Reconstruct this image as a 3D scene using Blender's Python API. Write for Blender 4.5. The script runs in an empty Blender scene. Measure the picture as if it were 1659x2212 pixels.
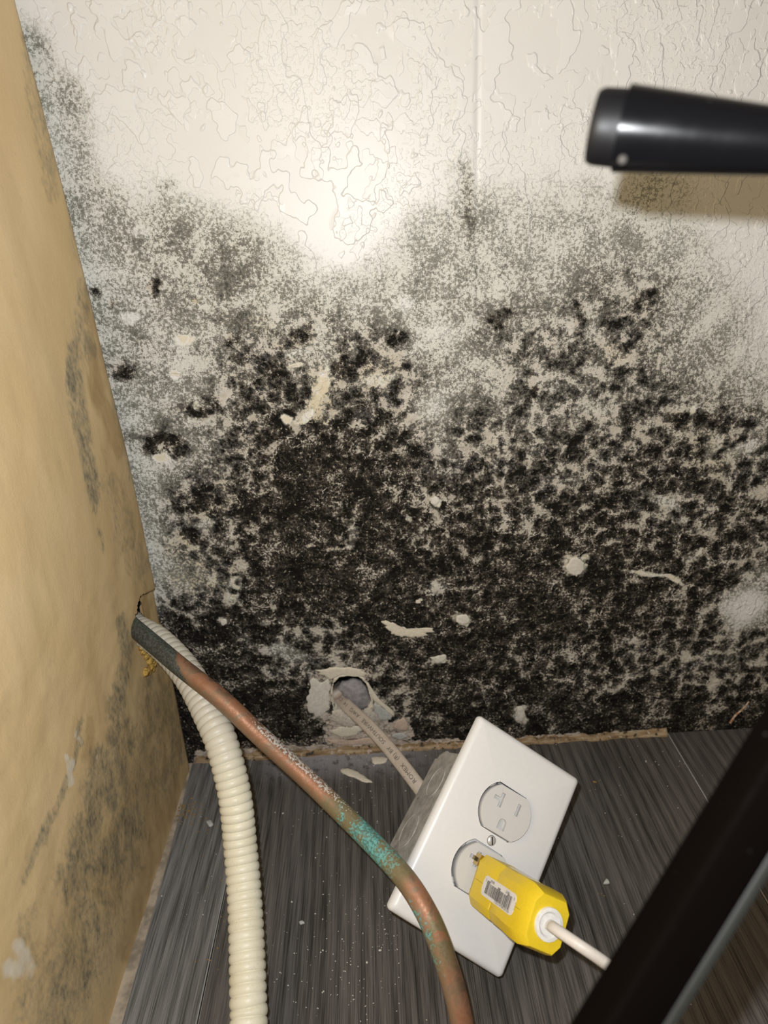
import bpy, bmesh, math, random
import numpy as np
from mathutils import Vector, Matrix
random.seed(7); rng = np.random.default_rng(11)
scene = bpy.context.scene
COL = scene.collection

# ------------------------------------------------------------------ camera
IW, IH, F = 1659.0, 2212.0, 1400.0
TH, PS, RO = 0.42250761, 0.00556344, -0.05182917
DW = 0.43                                   # distance lens - mouldy wall
CAM = np.array([0.0, -DW, 0.9729462*DW])
_f = np.array([math.sin(PS)*math.cos(TH), math.cos(PS)*math.cos(TH), -math.sin(TH)])
_r = np.cross(_f, [0, 0, 1.0]); _r /= np.linalg.norm(_r); _u = np.cross(_r, _f)
_r, _u = math.cos(RO)*_r+math.sin(RO)*_u, -math.sin(RO)*_r+math.cos(RO)*_u
ROT = np.array([_r, _u, _f])
cd = bpy.data.cameras.new('camera'); cam = bpy.data.objects.new('camera', cd); COL.objects.link(cam)
cd.sensor_fit = 'HORIZONTAL'; cd.sensor_width = 36.0; cd.lens = F/IW*36.0
cd.clip_start = 0.005; cd.clip_end = 20
cd.dof.use_dof = True; cd.dof.focus_distance = 0.395; cd.dof.aperture_fstop = cd.lens/2.6
cam.matrix_world = Matrix(((_r[0], _u[0], -_f[0], CAM[0]), (_r[1], _u[1], -_f[1], CAM[1]),
                           (_r[2], _u[2], -_f[2], CAM[2]), (0, 0, 0, 1)))
scene.camera = cam

# ------------------------------------------------------------------ light: room ambience + the phone's flash
world = bpy.data.worlds.new('world'); scene.world = world; world.use_nodes = True
bg = world.node_tree.nodes['Background']; bg.inputs[0].default_value = (1.0, 0.83, 0.58, 1); bg.inputs[1].default_value = 0.19
fl = bpy.data.lights.new('phone_flash', 'POINT'); fl.energy = 5.35; fl.shadow_soft_size = 0.0028; fl.color = (0.955, 0.98, 1.0)
flo = bpy.data.objects.new('phone_flash', fl); COL.objects.link(flo)
flo.location = CAM + ROT.T @ np.array([-0.0120, 0.0182, 0.0])
cy = scene.cycles; cy.max_bounces = 4; cy.diffuse_bounces = 2; cy.glossy_bounces = 2; cy.transmission_bounces = 1; cy.caustics_reflective = False; cy.caustics_refractive = False
vs = scene.view_settings; vs.view_transform = 'Standard'; vs.look = 'None'; vs.gamma = 1; vs.exposure = 0.0; vs.use_curve_mapping = False

# ------------------------------------------------------------------ geometry helpers
def at(px, py, depth):
    """point of the place seen at photo position px,py at a given distance"""
    return CAM + ROT.T @ np.array([(px-IW/2)/F*depth, -(py-IH/2)/F*depth, depth])
def ray(px, py): return ROT.T @ np.array([(px-IW/2)/F, -(py-IH/2)/F, 1.0])
def on_wall(px, py, y=0.0):
    d = ray(px, py); return CAM + d*((y-CAM[1])/d[1])
def on_floor(px, py, z=0.0):
    d = ray(px, py); return CAM + d*((z-CAM[2])/d[2])
def project(P):
    q = (np.asarray(P)-CAM) @ ROT.T
    return IW/2+F*q[..., 0]/q[..., 2], IH/2-F*q[..., 1]/q[..., 2]

def tag(o, label=None, cat=None, group=None, kind=None):
    if label: o['label'] = label
    if cat: o['category'] = cat
    if group: o['group'] = group
    if kind: o['kind'] = kind
    return o
def mesh_obj(name, verts, faces, mats, parent=None, smooth=True, matidx=None):
    me = bpy.data.meshes.new(name); me.from_pydata([tuple(map(float, v)) for v in verts], [], faces)
    if not isinstance(mats, (list, tuple)): mats = [mats]
    for m in mats: me.materials.append(m)
    if matidx is not None: me.polygons.foreach_set('material_index', np.asarray(matidx, dtype=np.int32))
    me.polygons.foreach_set('use_smooth', [smooth]*len(me.polygons)); me.update()
    o = bpy.data.objects.new(name, me); COL.objects.link(o)
    if parent: o.parent = parent
    return o
def bm_obj(name, bm, mats, parent=None, smooth=False):
    bmesh.ops.recalc_face_normals(bm, faces=bm.faces[:])
    me = bpy.data.meshes.new(name); bm.to_mesh(me); bm.free()
    if not isinstance(mats, (list, tuple)): mats = [mats]
    for m in mats: me.materials.append(m)
    me.polygons.foreach_set('use_smooth', [smooth]*len(me.polygons))
    o = bpy.data.objects.new(name, me); COL.objects.link(o)
    if parent: o.parent = parent
    return o
def empty(name, loc=(0, 0, 0)):
    o = bpy.data.objects.new(name, None); o.empty_display_size = 0.02; COL.objects.link(o); o.location = loc; return o
def by_angle(o, deg=32):
    me = o.data; me.polygons.foreach_set('use_smooth', [True]*len(me.polygons))
    me.set_sharp_from_angle(angle=math.radians(deg)); return o
def set_attr(o, name, vals):
    a = o.data.attributes.new(name, 'FLOAT', 'POINT'); a.data.foreach_set('value', np.asarray(vals, dtype=np.float32).ravel())

def catmull(pts, n):
    P = np.asarray(pts, float); P = np.vstack([2*P[0]-P[1], P, 2*P[-1]-P[-2]])
    out = []
    for i in range(1, len(P)-2):
        for k in range(24):
            t = k/24.0
            out.append(0.5*((2*P[i])+(-P[i-1]+P[i+1])*t+(2*P[i-1]-5*P[i]+4*P[i+1]-P[i+2])*t*t+(-P[i-1]+3*P[i]-3*P[i+1]+P[i+2])*t**3))
    out.append(P[-2]); out = np.array(out)
    s = np.r_[0, np.cumsum(np.linalg.norm(np.diff(out, axis=0), axis=1))]
    q = np.linspace(0, s[-1], n)
    return np.c_[[np.interp(q, s, out[:, k]) for k in range(3)]].T, q
def frames(P, up):
    T = np.gradient(P, axis=0); T /= np.linalg.norm(T, axis=1)[:, None]
    N = np.zeros_like(T); n = np.asarray(up, float)
    for i in range(len(P)):
        n = n-T[i]*np.dot(n, T[i]); n /= np.linalg.norm(n); N[i] = n
    return T, N, np.cross(T, N)
def sweep(name, P, prof, mat, parent=None, up=(0, 0, 1), caps=True, smooth=True):
    """prof: array (len(P), k, 2) of offsets along (binormal, normal)"""
    T, N, B = frames(P, up); k = prof.shape[1]
    V = (P[:, None, :]+B[:, None, :]*prof[:, :, 0:1]+N[:, None, :]*prof[:, :, 1:2]).reshape(-1, 3)
    Fc = []
    for i in range(len(P)-1):
        for j in range(k):
            a = i*k+j; b = i*k+(j+1) % k; Fc.append((a, a+k, b+k, b))
    if caps: Fc.append(tuple(range(k-1, -1, -1))); Fc.append(tuple((len(P)-1)*k+j for j in range(k)))
    return mesh_obj(name, V, Fc, mat, parent, smooth)
def circ(r, k):
    a = np.linspace(0, 2*math.pi, k, endpoint=False); r = np.atleast_1d(r)
    return np.stack([r[:, None]*np.cos(a), r[:, None]*np.sin(a)], -1)

def vnoise(shape, cells, seed, octaves=4, gain=0.5):
    """smooth fractal noise on a grid, about 0..1"""
    g = np.random.default_rng(seed); out = np.zeros(shape); amp = 1; tot = 0
    for o in range(octaves):
        cy, cx = int(cells[0]*2**o)+2, int(cells[1]*2**o)+2
        G = g.random((cy+2, cx+2))
        yy = np.linspace(0, cy-0.001, shape[0]); xx = np.linspace(0, cx-0.001, shape[1])
        y0 = yy.astype(int); x0 = xx.astype(int); ty = yy-y0; tx = xx-x0
        ty = (ty*ty*(3-2*ty))[:, None]; tx = (tx*tx*(3-2*tx))[None, :]
        a = G[y0][:, x0]; b = G[y0][:, x0+1]; c = G[y0+1][:, x0]; d = G[y0+1][:, x0+1]
        out += amp*((a*(1-tx)+b*tx)*(1-ty)+(c*(1-tx)+d*tx)*ty); tot += amp; amp *= gain
    return out/tot
def sstep(a, b, x):
    t = np.clip((x-a)/(b-a), 0, 1); return t*t*(3-2*t)
def in_poly(px, py, poly):
    px = np.asarray(px); py = np.asarray(py); r = np.zeros(px.shape, bool); n = len(poly)
    for i in range(n):
        x1, y1 = poly[i]; x2, y2 = poly[(i+1) % n]
        c = ((y1 > py) != (y2 > py)) & (px < (x2-x1)*(py-y1)/(y2-y1+1e-12)+x1); r ^= c
    return r

# ------------------------------------------------------------------ material helpers
class NT:
    def __init__(s, name):
        s.m = bpy.data.materials.new(name); s.m.use_nodes = True; s.t = s.m.node_tree; s.n = s.t.nodes
        s.b = s.n['Principled BSDF']; s._pos = None; s.d2 = False
    def link(s, a, b): s.t.links.new(a, b)
    def put(s, inp, v):
        if hasattr(v, 'is_linked') or isinstance(v, bpy.types.NodeSocket): s.link(v, inp)
        elif isinstance(v, (tuple, list)) and len(v) == 3 and inp.type == 'RGBA': inp.default_value = (*v, 1)
        else: inp.default_value = v
    def pos(s):
        if s._pos is None: s._pos = s.n.new('ShaderNodeTexCoord').outputs['Object']
        return s._pos
    def flat(s, a, b):
        '''work on a plane: texture coordinates (a, b) of the object, 2-D textures from here on'''
        q = s.sep(); c = s.n.new('ShaderNodeCombineXYZ'); s.link(q[a], c.inputs[0]); s.link(q[b], c.inputs[1]); s._pos = c.outputs[0]; s.d2 = True
    def mapped(s, scale=(1, 1, 1), loc=(0, 0, 0), rot=(0, 0, 0), vec=None):
        m = s.n.new('ShaderNodeMapping'); s.link(vec or s.pos(), m.inputs[0])
        m.inputs['Scale'].default_value = scale; m.inputs['Location'].default_value = loc; m.inputs['Rotation'].default_value = rot
        return m.outputs[0]
    def noise(s, scale, detail=3, rough=0.5, vec=None, dist=0.0, col=False):
        n = s.n.new('ShaderNodeTexNoise'); n.noise_dimensions = '2D' if s.d2 else '3D'; s.link(vec or s.pos(), n.inputs['Vector'])
        n.inputs['Scale'].default_value = scale; n.inputs['Detail'].default_value = detail
        n.inputs['Roughness'].default_value = rough; n.inputs['Distortion'].default_value = dist
        return n.outputs['Color' if col else 'Fac']
    def vor(s, scale, feature='F1', vec=None, out='Distance', rand=1.0):
        n = s.n.new('ShaderNodeTexVoronoi'); n.feature = feature; n.voronoi_dimensions = '2D' if s.d2 else '3D'; s.link(vec or s.pos(), n.inputs['Vector'])
        n.inputs['Scale'].default_value = scale; n.inputs['Randomness'].default_value = rand
        return n.outputs[out]
    def attr(s, name):
        n = s.n.new('ShaderNodeAttribute'); n.attribute_name = name; return n.outputs['Fac']
    def math(s, op, a, b=0.0, c=0.0, clamp=False):
        n = s.n.new('ShaderNodeMath'); n.operation = op; n.use_clamp = clamp
        s.put(n.inputs[0], a); s.put(n.inputs[1], b)
        if op in ('MULTIPLY_ADD',): s.put(n.inputs[2], c)
        return n.outputs[0]
    def add(s, a, b): return s.math('ADD', a, b)
    def mul(s, a, b): return s.math('MULTIPLY', a, b)
    def mad(s, a, b, c): return s.math('MULTIPLY_ADD', a, b, c)
    def step(s, v, a, b, x=0.0, y=1.0):
        n = s.n.new('ShaderNodeMapRange'); n.interpolation_type = 'SMOOTHSTEP'; s.put(n.inputs['Value'], v)
        s.put(n.inputs['From Min'], a); s.put(n.inputs['From Max'], b); n.inputs['To Min'].default_value = x; n.inputs['To Max'].default_value = y
        return n.outputs[0]
    def mix(s, f, a, b, mode='MIX'):
        n = s.n.new('ShaderNodeMix'); n.data_type = 'RGBA'; n.blend_type = mode; n.clamp_factor = True
        s.put(n.inputs[0], f); s.put(n.inputs[6], a); s.put(n.inputs[7], b); return n.outputs[2]
    def ramp(s, v, stops):
        n = s.n.new('ShaderNodeValToRGB'); s.put(n.inputs[0], v); e = n.color_ramp.elements
        while len(e) < len(stops): e.new(0.5)
        for el, (p, c) in zip(e, stops): el.position = p; el.color = (*c, 1)
        return n.outputs[0]
    def sep(s, vec=None):
        n = s.n.new('ShaderNodeSeparateXYZ'); s.link(vec or s.pos(), n.inputs[0]); return n.outputs
    def bump(s, h, strength=0.5, dist=0.001, prev=None):
        n = s.n.new('ShaderNodeBump'); s.put(n.inputs['Height'], h); n.inputs['Distance'].default_value = dist
        s.put(n.inputs['Strength'], strength)
        if prev: s.link(prev, n.inputs['Normal'])
        return n.outputs[0]
    def done(s, color=None, rough=0.5, normal=None, spec=None, metal=None, **kw):
        if color is not None: s.put(s.b.inputs['Base Color'], color)
        s.put(s.b.inputs['Roughness'], rough)
        if normal: s.link(normal, s.b.inputs['Normal'])
        if spec is not None: s.put(s.b.inputs['Specular IOR Level'], spec)
        if metal is not None: s.put(s.b.inputs['Metallic'], metal)
        for k, v in kw.items(): s.put(s.b.inputs[k.replace('_', ' ')], v)
        return s.m
def plain(name, col, rough=0.5, bscale=None, bstr=0.15, var=0.06, **kw):
    t = NT(name)
    n = t.noise(bscale or 400, 3)
    c = t.mix(t.step(n, 0.3, 0.7), tuple(x*(1-var) for x in col), tuple(min(1, x*(1+var)) for x in col))
    return t.done(c, rough, t.bump(n, bstr, 0.0002) if bstr else None, **kw)

# ---- painted wall with mould
def wall_material():
    t = NT('mouldy_painted_wall')
    t.flat(0, 2)
    M = t.attr('mould'); BARE = t.attr('bare'); CR = t.attr('cream')
    # knock-down plaster texture: flat islands with thin raised edges
    wob = t.mapped((1.0, 0.8, 1.0))
    k1 = t.noise(58, 2.4, 0.5, vec=wob, dist=0.1); k2 = t.noise(135, 1.6, 0.5, vec=wob); k3 = t.noise(17, 2, 0.5); k4 = t.noise(330, 1.0, 0.5)
    isl = t.step(k1, 0.535, 0.560)
    isl2 = t.mul(t.step(k2, 0.545, 0.58), t.step(k3, 0.36, 0.48))
    isl3 = t.mul(t.step(k4, 0.56, 0.61), t.step(k3, 0.46, 0.56))
    know = t.add(t.add(isl, t.mul(isl2, 0.75)), t.mul(isl3, 0.40))
    # mould fields
    n0 = t.noise(1300, 1, 0.6); n1 = t.noise(480, 4, 0.62); n2 = t.noise(135, 4, 0.6, dist=0.4); n3 = t.noise(48, 3, 0.55)
    warp = t.n.new('ShaderNodeVectorMath'); warp.operation = 'MULTIPLY_ADD'
    t.link(t.noise(90, 3, col=True), warp.inputs[0]); warp.inputs[1].default_value = (0.011, 0.011, 0.011); t.link(t.pos(), warp.inputs[2])
    wv = warp.outputs[0]
    cell = t.vor(105, 'F1', vec=wv); edge = t.vor(150, 'DISTANCE_TO_EDGE', vec=wv); edge2 = t.vor(330, 'DISTANCE_TO_EDGE', vec=wv)
    nA = t.noise(42, 8, 0.74, dist=0.25)
    mid = t.mul(t.step(M, 0.36, 0.55), t.step(M, 0.97, 0.75))
    sub = lambda q: t.math('SUBTRACT', q, 0.5)
    v = t.add(t.mad(M, 0.50, 0.275), t.mul(sub(nA), t.mad(t.step(M, 0.15, 0.55), 0.62, 0.48)))
    v = t.add(v, t.mul(sub(n1), 0.70)); v = t.add(v, t.mul(sub(n0), 0.34))
    v = t.add(v, t.mul(sub(n2), t.mul(t.step(M, 0.2, 0.55), 0.85)))
    v = t.add(v, t.mul(t.mul(t.math('SUBTRACT', 0.42, cell), 0.55), mid))
    # pale rims between the colonies in the dense growth
    net = t.mul(t.mul(t.step(edge, 0.16, 0.0), t.step(n2, 0.44, 0.62)), t.step(M, 0.48, 0.7))
    v = t.math('SUBTRACT', v, t.mul(net, 0.21))
    net2 = t.mul(t.mul(t.step(edge2, 0.22, 0.0), t.step(n3, 0.44, 0.58)), t.step(M, 0.62, 0.78))
    v = t.math('SUBTRACT', v, t.mul(net2, 0.15))
    mask = t.step(v, 0.32, 0.53)
    deep = t.step(v, 0.48, 0.80)
    # colours
    paint = t.mix(t.step(k3, 0.3, 0.7), (0.765, 0.750, 0.725), (0.80, 0.785, 0.757))
    paint = t.mix(t.mul(isl, 0.5), paint, (0.81, 0.80, 0.78))
    stain = t.mix(t.step(n2, 0.35, 0.65), (0.47, 0.42, 0.335), (0.62, 0.57, 0.48))
    veil = t.step(M, 0.12, 0.62)
    base = t.mix(t.mul(veil, 0.85), paint, stain)
    base = t.mix(t.mul(t.step(M, 0.08, 0.25), t.mul(t.step(M, 0.5, 0.3), 0.35)), base, (0.60, 0.62, 0.555))
    base = t.mix(t.mul(CR, t.step(n2, 0.3, 0.55)), base, (0.66, 0.57, 0.39))
    mcol = t.ramp(M, [(0.0, (0.30, 0.31, 0.26)), (0.3, (0.225, 0.22, 0.185)), (0.5, (0.15, 0.14, 0.12)), (0.75, (0.085, 0.074, 0.060)), (1.0, (0.055, 0.046, 0.036))])
    purple = t.mul(t.step(n3, 0.5, 0.68), t.mul(t.step(M, 0.4, 0.55), t.step(M, 0.85, 0.65)))
    mcol = t.mix(t.mul(purple, 0.5), mcol, (0.10, 0.094, 0.10))
    c = t.mix(t.mul(mask, t.step(M, 0.02, 0.30)), base, mcol)
    c = t.mix(t.mul(deep, t.step(M, 0.15, 0.5)), c, (0.010, 0.0088, 0.0072))
    # pale crumbs showing through the growth
    spk = t.mul(t.step(t.noise(330, 3, 0.6), 0.65, 0.74), t.step(M, 0.45, 0.7))
    c = t.mix(t.mul(spk, 0.7), c, t.mix(n2, (0.42, 0.35, 0.26), (0.62, 0.56, 0.47)))
    # bare plaster / gypsum
    barec = t.ramp(n2, [(0.3, (0.33, 0.27, 0.21)), (0.45, (0.55, 0.47, 0.40)), (0.58, (0.62, 0.53, 0.44)), (0.7, (0.40, 0.37, 0.34))])
    bm = t.step(t.add(BARE, t.mul(t.math('SUBTRACT', n1, 0.5), 0.8)), 0.42, 0.58)
    c = t.mix(bm, c, barec)
    # bumps
    b1 = t.bump(know, t.mul(t.step(M, 0.75, 0.3), 0.50), 0.0011)
    rough_h = t.add(t.mul(n2, 1.2), t.add(t.mul(n1, 0.7), t.mul(t.step(cell, 0.1, 0.5), 1.0)))
    b2 = t.bump(rough_h, t.mul(t.step(M, 0.25, 0.7), 0.75), 0.0018, b1)
    r = t.mix(t.step(M, 0.1, 0.5), (0.41, 0.41, 0.41), (0.85, 0.85, 0.85))
    return t.done(c, r, b2, spec=t.step(M, 0.15, 0.6, 0.46, 0.12))

def plank_material(name, dark, light, seed):
    t = NT(name); t.flat(0, 1); off = (seed*3.1, seed*1.7, 0)
    g1 = t.noise(1, 5, 0.65, vec=t.mapped((1000, 15, 1), off)); g2 = t.noise(1, 4, 0.6, vec=t.mapped((110, 6, 1), off), dist=0.3)
    g3 = t.noise(1, 3, 0.55, vec=t.mapped((20, 6, 1), off)); g4 = t.noise(1, 2, 0.5, vec=t.mapped((2100, 38, 1), off))
    w = t.n.new('ShaderNodeTexWave'); w.wave_type = 'RINGS'; w.rings_direction = 'Z'; t.link(t.mapped((26, 4.2, 1), (0.4+seed, 1.3, 0)), w.inputs[0])
    w.inputs['Scale'].default_value = 1.5; w.inputs['Distortion'].default_value = 4; w.inputs['Detail'].default_value = 2; w.inputs['Detail Scale'].default_value = 1.2
    v = t.add(t.mul(g1, 0.75), t.add(t.mul(g2, 0.20), t.add(t.mul(g3, 0.34), t.add(t.mul(g4, 0.55), t.mul(w.outputs['Fac'], 0.16)))))
    c = t.ramp(t.mul(v, 0.55), [(0.36, tuple(x*0.42 for x in dark)), (0.46, dark), (0.56, light), (0.68, tuple(x*1.5 for x in light))])
    s = t.sep(t.n.new('ShaderNodeTexCoord').outputs['Object']); nz = t.noise(120, 4, 0.6); nf = t.noise(900, 2)
    # pale gypsum dust swept along the wall and around the flakes
    d = t.mul(t.step(s[1], -0.040, -0.004), t.mul(t.step(s[0], -0.125, -0.09), t.step(s[0], 0.06, -0.02)))
    d = t.mul(d, t.step(t.add(nz, t.mul(nf, 0.25)), 0.42, 0.62))
    c = t.mix(t.mul(d, 0.85), c, (0.36, 0.345, 0.36))
    h = t.add(t.mul(g1, 1.0), t.mul(g4, 0.4))
    return t.done(c, t.step(g2, 0.3, 0.7, 0.42, 0.62), t.bump(h, 0.22, 0.0006), spec=0.3)

def left_wall_material():
    t = NT('tan_drywall_paper'); t.flat(1, 2); S = t.attr('stain'); O = t.attr('ochre'); Wt = t.attr('white')
    vv = t.mapped((1, 0.62, 1)); f1 = t.noise(330, 4, 0.6, vec=vv); f2 = t.noise(90, 4, 0.6, vec=vv, dist=0.5); f3 = t.noise(26, 3, vec=vv)
    fine = t.noise(1300, 2)
    base = t.mix(t.step(f3, 0.3, 0.7), (0.72, 0.52, 0.265), (0.77, 0.57, 0.31))
    base = t.mix(t.mul(t.step(fine, 0.4, 0.75), 0.25), base, (0.82, 0.63, 0.36))
    om = t.step(t.add(O, t.mul(t.math('SUBTRACT', f2, 0.5), 0.7)), 0.15, 0.95)
    base = t.mix(t.mul(om, 0.75), base, (0.40, 0.255, 0.105))
    sv = t.add(S, t.add(t.mul(t.math('SUBTRACT', f1, 0.5), 0.85), t.mul(t.math('SUBTRACT', f2, 0.5), 0.8)))
    sm = t.step(sv, 0.12, 0.95); sd = t.step(sv, 0.60, 1.1)
    c = t.mix(t.mul(sm, 0.8), base, t.mix(f3, (0.185, 0.185, 0.145), (0.235, 0.22, 0.16)))
    c = t.mix(t.mul(sd, 0.6), c, (0.075, 0.07, 0.05))
    wm = t.step(t.add(Wt, t.mul(t.math('SUBTRACT', f2, 0.5), 0.8)), 0.22, 1.0)
    c = t.mix(wm, c, (0.86, 0.78, 0.64))
    return t.done(c, 0.62, t.bump(t.add(fine, t.mul(f1, 1.2)), 0.22, 0.0006), spec=0.3)

M_wall = wall_material(); M_left = left_wall_material()
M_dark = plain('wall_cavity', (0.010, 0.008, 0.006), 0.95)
M_gyp = plain('bare_gypsum', (0.56, 0.50, 0.42), 0.9, 500, 0.5, 0.15)
M_plast = [plain('cream_filler', (0.68, 0.64, 0.56), 0.85, 500, 0.4, 0.10), plain('pink_beige_gypsum', (0.58, 0.45, 0.36), 0.9, 500, 0.5, 0.10),
           plain('grey_white_paint', (0.50, 0.50, 0.47), 0.7, 600, 0.3, 0.12), plain('warm_white_filler', (0.72, 0.655, 0.53), 0.85, 600, 0.4, 0.07)]
M_edge = plain('worn_plank_edge', (0.36, 0.345, 0.33), 0.7)
M_sub = plain('subfloor', (0.40, 0.33, 0.25), 0.9, 120, 0.5, 0.35)

# ------------------------------------------------------------------ left wall shape (drywall sheet, slightly bowed)
LX = -0.1765
def left_x(y, z):
    return LX + 0.0062*np.sin(np.clip(z, 0, 0.53)/0.53*math.pi) + 0.004*np.exp(-(z/0.05)**2)*0.0 + 0.010*(-y)*0.15 - 0.003*np.exp(-(np.asarray(y)/0.005)**2)
def hit_left(px, py):
    d = ray(px, py); x = LX
    for _ in range(8):
        p = CAM + d*((x-CAM[0])/d[0]); x = left_x(min(p[1], 0), p[2])
    return CAM + d*((x-CAM[0])/d[0])

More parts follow.
